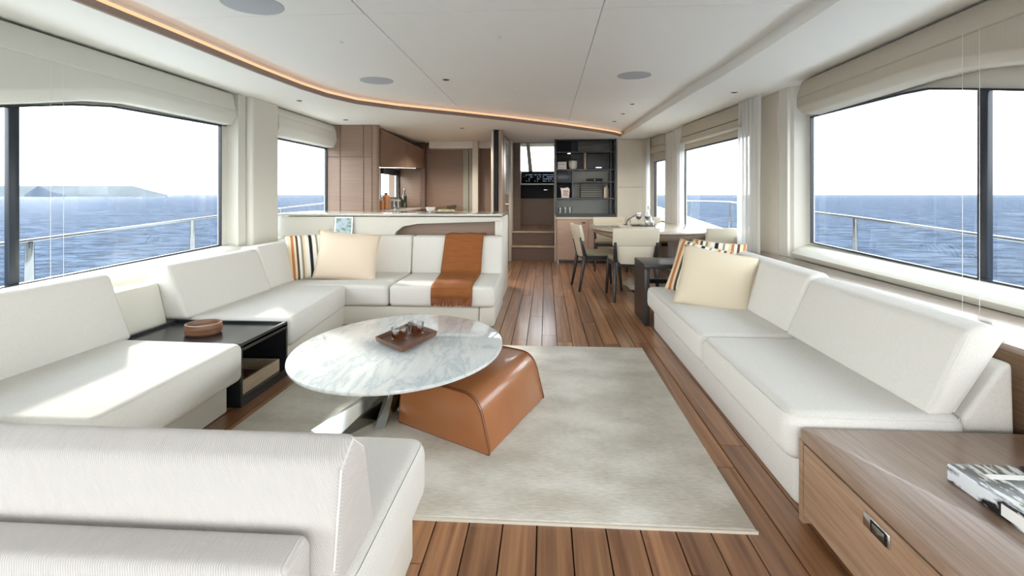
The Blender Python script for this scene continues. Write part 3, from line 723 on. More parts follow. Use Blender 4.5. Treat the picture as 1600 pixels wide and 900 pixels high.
def bottle(label, x, y, z, r, h, m, neck=True, cap='black_matt'):
    t = thing('bottle', label, 'bottle', (x, y, z))
    p = [(r, z), (r, z+h*.55), (r*.8, z+h*.64), (r*.32, z+h*.74), (r*.32, z+h*.94)] if neck else [(r, z), (r, z+h*.8), (r*.5, z+h*.86), (r*.5, z+h*.92)]
    build('body', G().lathe(x, y, p, 14), m, t)
    build('cap', G().lathe(x, y, [(r*.38 if neck else r*.55, z+h*.92), (r*.38 if neck else r*.55, z+h)], 12), cap, t)
bottle('amber bottle with dark stopper on the galley counter by the window', -2.46, 7.75, .925, .05, .25, 'amber_bottle', False)
bottle('small amber bottle at the column end of the galley counter', -2.40, 7.36, .925, .03, .16, 'amber_bottle', False, 'brass')
bottle('tall dark green wine bottle on the galley counter', -2.45, 8.75, .925, .04, .33, 'green_bottle', True, 'brass')
bottle('short olive oil bottle left of the dark green wine bottle', -2.48, 8.60, .925, .045, .18, 'green_bottle', False)
for k, (x, y, lab) in enumerate(((-2.46, 8.15, 'steel canister beside the amber bottle in the galley'), (-2.45, 8.35, 'steel canister nearer the green bottles in the galley'))):
    t = thing('canister', lab, 'canister', (x, y, .925))
    build('body', G().lathe(x, y, [(.04, .925), (.042, .94), (.042, 1.04)], 16), 'polished_steel', t)
    build('lid', G().lathe(x, y, [(.044, 1.04), (.044, 1.06), (.01, 1.065)], 16), 'grey_upholstery', t)
t = thing('plate', 'oval plate with green and yellow food on the island counter', 'plate', (-1.20, 6.0, .94))
build('dish', G().lathe(-1.20, 6.0, [(.09, .94), (.15, .952), (.14, .954), (.09, .946)], 20), 'white_ceramic', t)
mat('herb_green', (196, 190, 110), .8, noise=((60, 60, 60), (230, 226, 190), 3))
g = G()
for k in range(9):
    a = k*2.4; r = .02+.009*k
    g.lathe(-1.20+r*math.cos(a), 6.0+r*.7*math.sin(a), [(.028, .948), (.026, .965), (.012, .975)], 8)
o = build('salad', g, 'herb_green', t); o['kind'] = 'stuff'
t = thing('shell_bowl', 'small white shell-like bowl beside the plate on the island counter', 'bowl', (-1.37, 6.02, .94))
build('bowl', G().lathe(-1.37, 6.02, [(.02, .94), (.05, .965), (.06, 1.0), (.055, 1.0), (.045, .968), (.015, .948)], 16), 'white_ceramic', t)

# ================================================================== SHELVING
mat('shelf_back', (205, 202, 190), .5)
sh = thing('shelving_unit', 'black framed open shelving unit built in right of the doorway', 'shelving', (.68, 8.85, 0))
build('back_panel', G().box(.165, 1.2, 9.14, 9.16, .80, 2.10), 'shelf_back', sh)
build('back_panel', G().box(.175, .45, 9.12, 9.14, 1.0, 2.09), 'black_matt', sh); build('back_panel', G().box(.45, 1.09, 9.12, 9.14, 1.58, 2.09), 'charcoal_wood', sh)
for (x0, x1) in ((.15, .185), (1.165, 1.2), (1.09, 1.11)):
    build('upright', G().box(x0, x1, 8.82, 9.15, .80, 2.10), 'black_lacquer', sh, bevel=.003, seg=1)
for z_ in (2.07, 1.865, 1.565, 1.072, .80):
    build('shelf', G().box(.185, 1.165, 8.83, 9.14, z_, z_+.022), 'black_lacquer', sh, bevel=.002, seg=1)
build('shelf', G().box(.46, 1.165, 8.84, 9.13, 1.355, 1.375), 'black_lacquer', sh)
build('divider', G().box(.445, .465, 8.83, 9.13, 1.09, 1.565), 'black_lacquer', sh)
build('divider', G().box(.70, .74, 8.83, 9.13, 1.887, 1.887+.0), 'black_lacquer', sh) if False else None
build('divider', G().box(.655, .69, 8.84, 9.12, 1.587, 1.865), 'pedestal_taupe', sh)
build('drawer_front', G().box(.19, .44, 8.84, 9.1, 1.35, 1.56), 'black_lacquer', sh, bevel=.004)
build('cupboard_front', G().box(.70, 1.085, 8.85, 9.1, 1.59, 1.855), 'charcoal_wood', sh, bevel=.004)
build('handle', G().box(.85, .95, 8.83, 8.85, 1.605, 1.62), 'chrome', sh)
build('glass_front', G().box(.55, 1.085, 8.85, 8.856, 1.89, 2.065), 'smoked_glass', sh)
gr = build('vent_grille', G().box(.60, .98, 9.0, 9.1, 1.095, 1.355), 'black_matt', sh)
for k in range(8):
    build('slat', G().box(.605, .975, 8.985, 9.0, 1.105+k*.031, 1.122+k*.031), 'grille_grey', gr)
build('spot_lamp', G().lathe(.40, 8.95, [(.022, 1.858), (.022, 1.865)], 12), 'led_white', sh)
# lower cabinet
lc = thing('base_cabinet', 'pinkish beige low cabinet below the black shelving', 'cabinet', (.68, 8.7, 0))
build('body', G().box(.18, 1.22, 8.62, 9.15, .05, .735), 'pink_veneer', lc)
build('plinth', G().box(.22, 1.2, 8.66, 9.1, 0, .05), 'charcoal_wood', lc)
build('worktop', G().box(.165, 1.235, 8.60, 8.83, .735, .765), 'beige_panel', lc, bevel=.005)
build('backsplash', G().box(.19, 1.16, 9.10, 9.135, .822, 1.07), 'brushed_steel', lc)
for (x0, x1) in ((.19, .70), (.71, 1.21)):
    d = build('door', G().box(x0, x1, 8.605, 8.62, .06, .725), 'pink_veneer', lc, bevel=.003, seg=1)
    if x0 < .5: build('handle', G().box(.60, .66, 8.595, 8.606, .67, .69), 'charcoal_wood', d)
build('filler', G().box(.165, 1.2, 8.83, 9.14, .735, .80), 'charcoal_wood', lc)
# items on the shelves
def book_stack(label_fmt, x0, x1, y0, y1, z0, heights, mats, grp):
    z_ = z0
    for h, m_, lb in zip(heights, mats, label_fmt):
        t = thing('book', lb, 'book', ((x0+x1)/2, (y0+y1)/2, z_), grp)
        build('cover', G().box(x0, x1, y0, y1, z_, z_+.003).box(x0, x1, y0, y1, z_+h-.003, z_+h).box(x0, x0+.004, y0, y1, z_, z_+h), m_, t)
        build('pages', G().box(x0+.004, x1-.006, y0+.004, y1-.006, z_+.003, z_+h-.003), 'paper_white', t)
        z_ += h
book_stack(['white book at the bottom of the shelf pile beside the plant pot', 'grey book in the middle of the shelf pile beside the plant pot', 'grey-brown book topmost of the shelf pile beside the plant pot'],
           .20, .36, 8.87, 9.08, 1.587, (.03, .05, .05), ('paper_white', 'grey_upholstery', 'pedestal_taupe'), 'books on the black shelving')
t = thing('plant_pot', 'round white pot with dark leaves on the black shelf', 'pot', (.47, 8.96, 1.587))
build('pot', G().lathe(.47, 8.96, [(.045, 1.587), (.07, 1.62), (.078, 1.70), (.075, 1.735), (.065, 1.735), (.06, 1.70)], 24), 'white_ceramic', t)
mat('leaf_green', (70, 84, 50), .6)
g = G()
for k in range(12):
    a = k*2.4; g.add([(.47+.01*math.cos(a), 8.96+.01*math.sin(a), 1.72), (.47+.05*math.cos(a+.3), 8.96+.05*math.sin(a+.3), 1.75), (.47+.07*math.cos(a), 8.96+.07*math.sin(a), 1.765), (.47+.05*math.cos(a-.3), 8.96+.05*math.sin(a-.3), 1.75)], [(0, 1, 2, 3)])
o = build('leaves', g, 'leaf_green', t, thick=.002); o['kind'] = 'stuff'
t = thing('media_box', 'small black box on the middle shelf above the grille', 'electronics', (.83, 8.95, 1.375))
build('case', G().box(.71, .97, 8.90, 9.08, 1.375, 1.425), 'black_matt', t, bevel=.004)
build('button', G().lathe(.84, 8.90, [(.006, 1.395), (.006, 1.405)], 8), 'chrome', t)
t = thing('picture_card', 'white framed picture card on the lower black shelf', 'picture', (.34, 8.93, 1.094))
build('board', G().prism([(.27, 1.094), (.40, 1.094), (.41, 1.25), (.38, 1.275), (.30, 1.26), (.25, 1.27), (.265, 1.2)], 8.92, 8.935, 'y'), 'paper_white', t)
build('print', G().box(.295, .385, 8.915, 8.92, 1.12, 1.225), 'photo_pink', t)
for k, (x, h, m_, lb) in enumerate(((1.015, .18, 'paper_white', 'white upright book right of the shelf grille'), (1.045, .20, 'pale_wood', 'pale yellow upright book between the grille and the frame'), (1.072, .16, 'dark_veneer', 'thin dark upright book next to the shelf frame'))):
    t = thing('book', lb, 'book', (x, 9.0, 1.094), 'books on the black shelving')
    build('cover', G().box(x-.011, x-.008, 8.9, 9.08, 1.094, 1.094+h).box(x+.008, x+.011, 8.9, 9.08, 1.094, 1.094+h).box(x-.011, x+.011, 8.895, 8.9, 1.094, 1.094+h), m_, t)
    build('pages', G().box(x-.008, x+.008, 8.9, 9.075, 1.097, 1.091+h), 'paper_white', t)
for k, (x, lb) in enumerate(((.25, 'clear tumbler on the cabinet top, nearest the doorway'), (.34, 'clear tumbler on the cabinet top, second from the doorway'), (.42, 'clear tumbler on the cabinet top, third from the doorway'))):
    t = build('tumbler', G().lathe(x, 8.98, [(.028, .822), (.034, .90), (.034, .93), (.031, .93), (.025, .83)], 14), 'drink_glass', loc=(x, 8.98, .822)); tag(t, lb, 'glass', 'tumblers on the cabinet top')

# ================================================================== CEILING FITTINGS
def disc(name, label, cat, x, y, z, r, m, ring=None, grp=None, h=.006):
    t = thing(name, label, cat, (x, y, z), grp)
    build('grille' if ring is None else 'lens', G().lathe(x, y, [(r*.8, z-h), (r, z-h*.5), (r, z)], 28), m, t)
    if ring: build('bezel', G().lathe(x, y, [(r*1.0, z-h*.7), (r*1.5, z-h*.5), (r*1.5, z)], 20), ring, t)
disc('ceiling_speaker', 'round grey ceiling speaker over the right side of the saloon', 'speaker', .768, 4.53, Zc, .145, 'speaker_grille', grp='ceiling speakers')
disc('ceiling_speaker', 'round grey ceiling speaker beside the curved wooden trim, over the corner sofa', 'speaker', -1.54, 4.58, Zc, .15, 'speaker_grille', grp='ceiling speakers')
disc('ceiling_speaker', 'round grey ceiling speaker cut by the top edge of the photo', 'speaker', -1.60, 2.70, Zc, .16, 'speaker_grille', grp='ceiling speakers')
for x, y, z_, lb in ((-.9, 4.58, Zc, 'in the middle ceiling panel beside the galley-side speaker'), (.99, 5.95, Zc, 'nearest of three in a row at the right ceiling edge'), (.985, 6.65, Zc, 'middle of three in a row at the right ceiling edge'),
                  (.97, 7.35, Zc, 'farthest of three in a row at the right ceiling edge'), (-2.483, 5.017, Zs, 'in the soffit above the left white pillar'), (-2.536, 6.342, Zs, 'in the soffit before the tall brown cabinet'),
                  (-1.194, 7.245, Zs, 'in the soffit over the galley'), (1.742, 4.876, Zs, 'in the right soffit near the sheer curtain')):
    t = thing('downlight', 'small dark recessed downlight '+lb, 'light', (x, y, z_), 'recessed downlights')
    build('bezel', G().lathe(x, y, [(.024, z_-.004), (.034, z_-.003), (.035, z_)], 20), 'chrome', t)
    build('lens', G().lathe(x, y, [(.022, z_-.006), (.023, z_-.003)], 16), 'black_matt', t)
for x, y, lb in ((-1.39, 3.4, 'left of the fore-and-aft panel seam'), (-.306, 3.36, 'in the centre of the ceiling, nearest the camera'), (-.303, 5.05, 'in the centre of the ceiling, toward the galley')):
    t = thing('ceiling_pin', 'tiny white ceiling sensor '+lb, 'sensor', (x, y, Zc), 'ceiling sensors')
    build('button', G().lathe(x, y, [(.006, Zc-.012), (.014, Zc-.006), (.016, Zc)], 14), 'hull_white', t)

# ================================================================== RUG
rug = thing('rug', 'large pale grey-beige hand-loomed rug on the teak floor', 'rug', (-.4, 2.8, 0))
build('pile', G().box(-1.52, .712, 1.79, 3.855, .0005, .014), 'rug_pile', rug, bevel=.004, seg=2)
build('binding', G().box(-1.525, .717, 1.78, 1.79, .0005, .010), 'beige_panel', rug); build('binding', G().box(-1.525, .717, 3.855, 3.862, .0005, .010), 'beige_panel', rug)

# ================================================================== SOFAS
def cushion(name, pts, z0, z1, parent, m='white_fabric', r=.045, cr=.05, piping=True):
    P_ = rounded(pts, cr, 5) if cr else pts
    o = build(name, G().prism(P_, z0, z1), m, parent, bevel=r, seg=5)
    if piping:
        # the seam a little inside the rounded top edge
        c = Vector((sum(p[0] for p in P_)/len(P_), sum(p[1] for p in P_)/len(P_)))
        ring = []
        for p in P_:
            v = Vector(p)-c; ring.append((c.x+v.x*(1-.012/max(v.length, .1)), c.y+v.y*(1-.012/max(v.length, .1)), z1-.014))
        g = G(); g.tube(ring+[ring[0]], .0022, 5); build('piping', g, 'white_piping', o)
    return o
def back_x(name, sec, x0, x1, parent, m='white_fabric', r=.03):
    """backrest whose section (y,z) is extruded along x"""
    return build(name, G().prism(sec, x0, x1, 'x'), m, parent, bevel=r, seg=5)
def back_y(name, sec, y0, y1, parent, m='white_fabric', r=.03):
    return build(name, G().prism(sec, y0, y1, 'y'), m, parent, bevel=r, seg=5)
def seam(parent, pts, r=.0022):
    build('piping', G().tube(pts, r, 5), 'white_piping', parent)

# corner sofa by the galley
C = thing('sofa', 'white L-shaped corner sofa in front of the galley island with an orange throw on it', 'sofa', (-1.6, 4.3, 0))
build('base', G().prism([(-2.55, 3.19), (-1.66, 3.19), (-1.78, 4.40), (-.58, 4.40), (-.58, 5.40), (-2.55, 5.40)], .0, .172), 'cream_leather', C, bevel=.01)
build('base_end', G().prism([(-.575, 4.39), (-.45, 4.43), (-.45, 5.38), (-.575, 5.38)], 0, .172), 'cream_leather', C, bevel=.012)
cushion('seat_cushion', [(-2.42, 3.17), (-1.62, 3.17), (-1.735, 4.36), (-2.42, 4.36)], .175, .36, C)
cushion('seat_cushion', [(-2.42, 4.365), (-1.37, 4.365), (-1.37, 5.22), (-2.42, 5.22)], .175, .36, C)
cushion('seat_cushion', [(-1.365, 4.365), (-.44, 4.365), (-.44, 5.22), (-1.365, 5.22)], .175, .36, C)
secY = [(5.10, .345), (5.17, .725), (5.34, .725), (5.38, .345)]
back_x('back_cushion', secY, -1.365, -.44, C)
back_x('back_cushion', secY, -2.24, -1.37, C)
secX = [(-2.28, .35), (-2.42, .70), (-2.585, .68), (-2.47, .35)]
b = back_y('back_cushion', secX, 3.12, 4.14, C); seam(b, [(-2.30, 3.13, .37), (-2.42, 3.13, .675), (-2.55, 3.13, .665)])
back_y('back_cushion', [(-2.30, .35), (-2.42, .715), (-2.585, .70), (-2.47, .35)], 4.145, 5.10, C)
build('back_panel', G().prism([(-2.46, .30), (-2.50, .585), (-2.62, .585), (-2.62, .30)], 3.16, 5.4, 'y'), 'cream_leather', C, bevel=.01)
build('back_panel', G().box(-2.6, -.46, 5.385, 5.45, .0, .70), 'cream_leather', C, bevel=.01)

# foreground sofa: chaise along the left wall and the part seen from behind
A_ = thing('sofa', 'large white sofa in the foreground, seen from behind, running along the left window', 'sofa', (-1.4, 1.5, 0))
build('base', G().prism([(-2.45, 1.0), (-.42, 1.0), (-.42, 1.60), (-1.66, 1.60), (-1.68, 2.60), (-2.45, 2.60)], 0, .172), 'cream_leather', A_, bevel=.01)
cushion('seat_cushion', [(-2.42, 1.665), (-1.56, 1.665), (-1.585, 2.60), (-2.42, 2.64)], .175, .37, A_)
cushion('seat_cushion', [(-2.42, 1.12), (-1.295, 1.12), (-1.295, 1.655), (-2.42, 1.655)], .175, .365, A_)
cushion('seat_cushion', [(-1.29, 1.0), (-.385, 1.0), (-.385, 1.655), (-1.29, 1.655)], .175, .365, A_, cr=.06)
b = back_y('back_cushion', [(-2.28, .35), (-2.42, .715), (-2.60, .69), (-2.47, .35)], 1.10, 2.70, A_)
seam(b, [(-2.30, 2.69, .37), (-2.43, 2.69, .69), (-2.57, 2.685, .67)])
secA = [(1.20, .365), (1.14, .58), (1.065, .645), (.995, .612), (.96, .40), (.98, .365)]
b = back_x('back_cushion', secA, -2.42, -.405, A_, 'grey_fabric', r=.028)
seam(b, [(-.410, 1.18, .38), (-.408, 1.115, .59), (-.408, 1.06, .632), (-.408, .998, .60), (-.410, .967, .42)], .0028)
build('back_frame', G().prism([(.80, .0), (.97, .0), (.965, .48), (.945, .505), (.86, .50), (.80, .40)], -2.42, -.452, 'x'), 'grey_fabric', A_, bevel=.014, seg=4)
build('back_panel', G().prism([(-2.48, .0), (-2.50, .585), (-2.62, .585), (-2.62, .0)], .9, 2.66, 'y'), 'cream_leather', A_, bevel=.01)

# padded panel behind the black side table
t = thing('padded_panel', 'low cream padded panel on the wall behind the black side table', 'panel', (-2.5, 2.9, .3))
build('pad', G().prism([(-2.40, .30), (-2.47, .585), (-2.615, .585), (-2.615, .30)], 2.705, 3.115, 'y'), 'cream_leather', t, bevel=.012)
build('back_board', G().box(-2.61, -2.45, 2.67, 3.155, .0, .30), 'cream_leather', t)

# sofa on the right
D_ = thing('sofa', 'long white sofa along the right-hand window ledge', 'sofa', (1.2, 3.2, 0))
build('base', G().prism(rounded([(.925, 1.95), (1.68, 1.95), (1.68, 4.50), (.925, 4.50)], [.05, 0, 0, .05]), 0, .178), 'white_fabric', D_, bevel=.01)
cushion('seat_cushion', [(.865, 2.955), (1.50, 2.955), (1.50, 4.50), (.865, 4.50)], .18, .36, D_, r=.05, cr=.07)
cushion('seat_cushion', [(.865, 1.905), (1.50, 1.905), (1.50, 2.95), (.865, 2.95)], .18, .36, D_, r=.05, cr=.07)
secD = [(1.365, .35), (1.505, .66), (1.60, .69), (1.645, .64), (1.46, .35)]
b = back_y('back_cushion', secD, 1.93, 3.04, D_); seam(b, [(1.38, 1.938, .37), (1.51, 1.938, .645), (1.60, 1.938, .67)]); seam(b, [(1.46, 1.938, .37), (1.625, 1.938, .63)])
back_y('back_cushion', [(1.375, .35), (1.51, .68), (1.60, .705), (1.645, .66), (1.47, .35)], 3.045, 4.46, D_)
build('back_frame', G().prism([(1.485, .18), (1.49, .34), (1.62, .53), (1.665, .55), (1.675, .18)], 1.94, 4.5, 'y'), 'white_fabric', D_, bevel=.018, seg=4)

# ---- pillows
def pillow(name, label, loc, w, h, t, m, rot, grp=None, seamed=True):
    n = 22; f = []; b = []
    for j in range(n+1):
        rf = []; rb = []
        for i in range(n+1):
            u = -1+2*i/n; v = -1+2*j/n
            X_ = w/2*u*(1-.055*(1-v*v)); Z_ = h/2*v*(1-.055*(1-u*u))
            th = t/2*(max(0, 1-u**4)**.75)*(max(0, 1-v**4)**.75)*(1+.05*math.sin(3*u+2*v))
            rf.append((X_, -th, Z_)); rb.append((X_, th, Z_))
        f.append(rf); b.append(rb)
    g = G(); g.sheet(f); g.sheet([r[::-1] for r in b])
    r = thing(name, label, 'cushion', (0, 0, 0), grp)
    me = build('cover', g, m, r)
    bm = bmesh.new(); bm.from_mesh(me.data); bmesh.ops.remove_doubles(bm, verts=bm.verts, dist=.0005); bmesh.ops.recalc_face_normals(bm, faces=bm.faces)
    for fc in bm.faces: fc.smooth = True
    for e in bm.edges: e.smooth = True
    bm.to_mesh(me.data); bm.free()
    edge = f[0]+[q[-1] for q in f[1:]]+f[-1][::-1][1:]+[q[0] for q in f[::-1][1:]]
    build('piping', G().tube(edge, .0028, 5), m if m != 'striped_fabric' else 'tan_pillow', r)
    r.location = loc; r.rotation_euler = rot
    return r
R = math.radians
pillow('pillow', 'striped orange, black and cream cushion in the corner of the L-shaped sofa', (-2.20, 4.70, .57), .46, .43, .12, 'striped_fabric', (R(-14), R(-3), R(32)), 'scatter cushions')
pillow('pillow', 'plain cream cushion leaning on the corner sofa beside the striped one', (-1.87, 4.72, .57), .57, .46, .14, 'cream_pillow', (R(-18), R(5), R(10)), 'scatter cushions')
pillow('pillow', 'striped cushion on the right sofa peeking out left of the plain beige one', (1.20, 4.12, .55), .42, .43, .11, 'striped_fabric', (R(-20), R(12), R(-30)), 'scatter cushions')
pillow('pillow', 'striped cushion at the back of the right sofa, only its top showing', (1.38, 4.25, .565), .42, .42, .10, 'striped_fabric', (R(-18), R(4), R(-24)), 'scatter cushions')
pillow('pillow', 'plain beige cushion standing in front of the striped ones on the right sofa', (1.215, 3.77, .53), .51, .45, .14, 'tan_pillow', (R(-20), R(9), R(-22)), 'scatter cushions')

# ---- throw
path = [(5.405, .55), (5.40, .72), (5.37, .742), (5.17, .742), (5.145, .72), (5.11, .56), (5.075, .40), (5.04, .372), (4.80, .368), (4.55, .368), (4.40, .365), (4.362, .345), (4.352, .30), (4.350, .262)]
x0s = [-1.02, -1.02, -1.02, -1.02, -1.02, -1.035, -1.05, -1.045, -1.02, -1.0, -.99, -.99, -.99, -.99]
x1s = [-.63, -.63, -.63, -.63, -.63, -.64, -.645, -.645, -.64, -.635, -.63, -.63, -.63, -.63]
rows = []
for (y, z_), a, b_ in zip(path, x0s, x1s):
    rows.append([(a+(b_-a)*i/16, y-.003*math.sin(i*1.1), z_+.0025*math.sin(i*.9+y*7)) for i in range(17)])
th = thing('throw_blanket', 'rust-orange fringed wool throw draped over the corner sofa', 'blanket', (-.83, 4.8, .37))
build('cloth', G().sheet(rows), 'throw_wool', th, thick=.007)
g = G()
for k in range(44):
    a = -.988+k*.356/43; dx = random.uniform(-.006, .006)
    g.tube([(a, 4.350, .268), (a+dx*.4, 4.345, .235), (a+dx, 4.343, .195+random.uniform(-.006, .008))], [.0035, .0032, .0042], 5)
o = build('fringe', g, 'fringe_wool', th); o['kind'] = 'stuff'

# ================================================================== COFFEE TABLE, OTTOMAN, TRAY
ct = thing('coffee_table', 'oval white marble coffee table on a faceted steel base', 'table', (-.763, 2.668, 0))
build('tabletop', G().lathe(-.763, 2.668, [(.975, .338), (.992, .341), (1.0, .350), (.998, .357), (.985, .360)], 96, .534, .666), 'white_marble', ct)
# faceted crossed base: two opposed twisted triangles and a waist
bx_, by_ = -.78, 2.66
def tri_base(g, lo, hi):
    g.loft(lo, hi)
lo = [(-1.13, 2.40, .014), (-.98, 2.27, .014), (-.74, 2.72, .014), (-.78, 2.80, .014)]
wa = [(-.80, 2.60, .20), (-.76, 2.57, .20), (-.72, 2.64, .20), (-.77, 2.68, .20)]
hi = [(-.70, 2.36, .338), (-.60, 2.42, .338), (-.70, 2.90, .338), (-.82, 2.88, .338)]
g = G(); g.loft(lo, wa); g.loft(wa, hi)
build('base_blade', g, 'polished_steel', ct, smooth=False)
lo = [(-.83, 2.42, .014), (-.78, 2.45, .014), (-.80, 2.72, .014), (-.86, 2.64, .014)]
hi = [(-1.02, 2.42, .338), (-.90, 2.34, .338), (-.72, 2.66, .338), (-.80, 2.74, .338)]
g = G(); g.loft(lo, wa); g.loft(wa, hi)
build('base_blade', g, 'polished_steel', ct, smooth=False)
lo = [(-.86, 3.02, .014), (-.72, 3.05, .014), (-.68, 2.66, .014), (-.80, 2.64, .014)]
hi = [(-.96, 3.0, .338), (-.82, 3.06, .338), (-.74, 2.70, .338), (-.84, 2.66, .338)]
g = G(); g.loft(lo, wa); g.loft(wa, hi)
build('base_blade', g, 'polished_steel', ct, smooth=False)

ot = thing('ottoman', 'tan leather ottoman with dark piping tucked under the marble table', 'ottoman', (-.37, 2.7, .014))
p0 = Vector((-.735, 2.51)); p1 = Vector((-.245, 2.21)); p3 = Vector((-.01, 2.86))
ua = (p1-p0); la = ua.length; ua.normalize(); vb = (p3-p1); lb_ = vb.length; vb.normalize()
H_ = .256
prof = rounded([(0.0, .016), (.03, H_), (la-.07, H_), (la, .016)], [.012, .045, .085, .012], 8)
def otp(s, z_, d): q = p0+ua*s+vb*d; return (q.x, q.y, z_)
g = G().loft([otp(s, z_, 0) for s, z_ in prof], [otp(s, z_, lb_) for s, z_ in prof])
body = build('body', g, 'tan_leather', ot, bevel=.008, seg=2)
for d in (.004, lb_-.004):
    build('piping', G().tube([otp(s, z_, d) for s, z_ in prof]+[otp(prof[0][0], prof[0][1], d)], .0045, 6), 'tan_piping', ot)
for d in (.02,):
    build('piping', G().tube([otp(s, z_+.001, d) for s, z_ in prof[8:-8]], .002, 5), 'tan_piping', ot)

def tray_at(name, label, cat, corners, z, h, m, base=True):
    """corners ccw; flared rim"""
    t = thing(name, label, cat, (sum(c[0] for c in corners)/4, sum(c[1] for c in corners)/4, z))
    c0 = Vector((t.location.x, t.location.y)); g = G()
    def ring(k, zz): return [tuple(c0+(Vector(c)-c0)*k)+(zz,) for c in corners]
    build('floor_panel', G().loft(ring(.86, z+h*.35), ring(.92, z+h*.55)), m, t)
    for i in range(4):
        o = ring(1, z+h); o2 = ring(.965, z+h); i2 = ring(.93, z+h*.5); b_ = ring(.96, z+h*.3); j = (i+1) % 4
        build('rim', G().loft([b_[i], o[i], o2[i], i2[i]], [b_[j], o[j], o2[j], i2[j]]), m, t)
    build('foot', G().loft(ring(.68, z), ring(.70, z+h*.36)), m, t)
    return t
tray_at('serving_tray', 'dark brown wooden tray holding two whisky glasses on the marble table', 'tray', [(-.905, 2.665), (-.705, 2.475), (-.60, 2.80), (-.80, 2.99)], .36, .035, 'tray_wood')
def whisky(label, x, y, z):
    t = thing('whisky_glass', label, 'glass', (x, y, z), 'whisky glasses on the tray')
    build('glass', G().lathe(x, y, [(.036, z), (.041, z+.01), (.044, z+.07), (.0415, z+.07), (.039, z+.018), (.001, z+.016)], 28), 'drink_glass', t)
    build('drink', G().lathe(x, y, [(.037, z+.017), (.0395, z+.042), (.001, z+.042)], 24), 'whisky', t)
whisky('whisky glass on the wooden tray, nearer the camera', -.775, 2.67, .375)
whisky('whisky glass on the wooden tray, nearer the galley', -.715, 2.78, .375)

# ================================================================== BLACK SIDE TABLE (left) AND BOX
bt = thing('side_table', 'black lacquered built-in side table with open niche between the two white sofas', 'table', (-2.0, 2.9, 0))
y0, y1, xf, xb = 2.655, 3.155, -1.64, -2.38
yb = lambda x: 0
build('top_panel', G().box(xb, xf, y0, y1, .318, .330), 'black_lacquer', bt)
for g_ in (G().box(xb, xf, y0, y0+.018, .30, .345), G().box(xb, xf, y1-.018, y1, .30, .345), G().box(xf-.02, xf, y0+.018, y1-.018, .30, .345), G().box(xb, xb+.02, y0+.018, y1-.018, .30, .345)):
    build('rim', g_, 'black_lacquer', bt, bevel=.002, seg=1)
build('side_panel', G().box(xb, xf, y0, y0+.018, .0, .30), 'black_lacquer', bt)
build('side_panel', G().box(xb, xf, y1-.018, y1, .0, .30), 'black_lacquer', bt)
build('bottom_panel', G().box(xb, xf, y0+.018, y1-.018, .0, .05), 'black_lacquer', bt)
build('back_panel', G().box(xb, xb+.02, y0+.018, y1-.018, .05, .30), 'black_matt', bt)
bxx = thing('wooden_box', 'open pale wood tray box inside the niche of the black side table', 'box', (-1.85, 2.88, .05))
for g_ in (G().box(-1.675, -1.66, y0+.02, y1-.06, .05, .125), G().box(-2.1, -2.085, y0+.02, y1-.06, .05, .125), G().box(-2.085, -1.675, y0+.02, y0+.035, .05, .125), G().box(-2.085, -1.675, y1-.075, y1-.06, .05, .125)):
    build('side', g_, 'pale_wood', bxx, bevel=.002, seg=1)
build('bottom', G().box(-2.085, -1.675, y0+.035, y1-.075, .05, .058), 'tray_wood', bxx)
t = thing('game_board', 'small dark wooden board with brown pieces lying in the pale box', 'game', (-1.85, 2.8, .058))
build('board', G().box(-2.05, -1.70, y0+.045, y1-.15, .058, .078), 'tray_wood', t, bevel=.003)
g = G()
for i in range(6):
    for j in range(4): g.lathe(-2.0+i*.05, 2.74+j*.06, [(.016, .078), (.014, .088), (.004, .092)], 8)
o = build('pieces', g, 'bowl_wood', t); o['kind'] = 'stuff'
# wooden bowl
t = thing('wooden_bowl', 'turned brown wooden bowl standing on the black side table', 'bowl', (-2.02, 2.90, .33))
build('bowl', G().lathe(-2.02, 2.90, [(.086, .33), (.098, .342), (.100, .375), (.097, .392), (.086, .394), (.081, .372), (.02, .362)], 36), 'bowl_wood', t)
build('joint', G().lathe(-2.02, 2.90, [(.0995, .362), (.1008, .364), (.0995, .366)], 36), 'tray_wood', t)

# ================================================================== BLACK TABLE BY THE RIGHT SOFA
st = thing('side_table', 'black rectangular end table behind the far end of the right sofa', 'table', (1.1, 4.78, 0))
build('tabletop', G().box(.86, 1.36, 4.545, 5.05, .50, .54), 'charcoal_wood', st, bevel=.004)
build('leg_panel', G().box(.86, .905, 4.545, 5.05, 0, .50), 'charcoal_wood', st, bevel=.004)
build('leg_panel', G().box(1.315, 1.36, 4.545, 5.05, 0, .50), 'charcoal_wood', st, bevel=.004)
build('stretcher', G().box(.905, 1.315, 4.98, 5.05, .30, .34), 'charcoal_wood', st)

# ================================================================== CABINET BOTTOM RIGHT, BOOK
rc = thing('low_cabinet', 'light walnut low cabinet with recessed steel drawer pull at bottom right', 'cabinet', (1.3, 1.2, 0))
build('carcass', G().prism(rounded([(.915, -.1), (.915, 1.875), (1.70, 1.875), (1.70, -.1)], [0, .02, 0, 0]), .035, .30), 'walnut_veneer', rc)
build('top', G().prism(rounded([(.895, -.1), (.895, 1.885), (1.70, 1.885), (1.70, -.1)], [0, .025, 0, 0]), .285, .322), 'walnut_top', rc, bevel=.006)
build('corner_post', G().prism([(.897, 1.855), (.897, 1.883), (.93, 1.883), (.93, 1.855)], .0, .285), 'walnut_veneer', rc)
dr = build('drawer', G().box(.897, .916, .62, 1.850, .035, .279), 'walnut_veneer', rc, bevel=.002, seg=1)
build('handle', G().box(.890, .898, 1.395, 1.505, .222, .262), 'chrome', dr, bevel=.003)
build('latch', G().box(.887, .892, 1.41, 1.46, .23, .254), 'polished_steel', dr, bevel=.002)
build('handle_recess', G().box(.888, .8915, 1.402, 1.468, .226, .258), 'black_matt', dr)
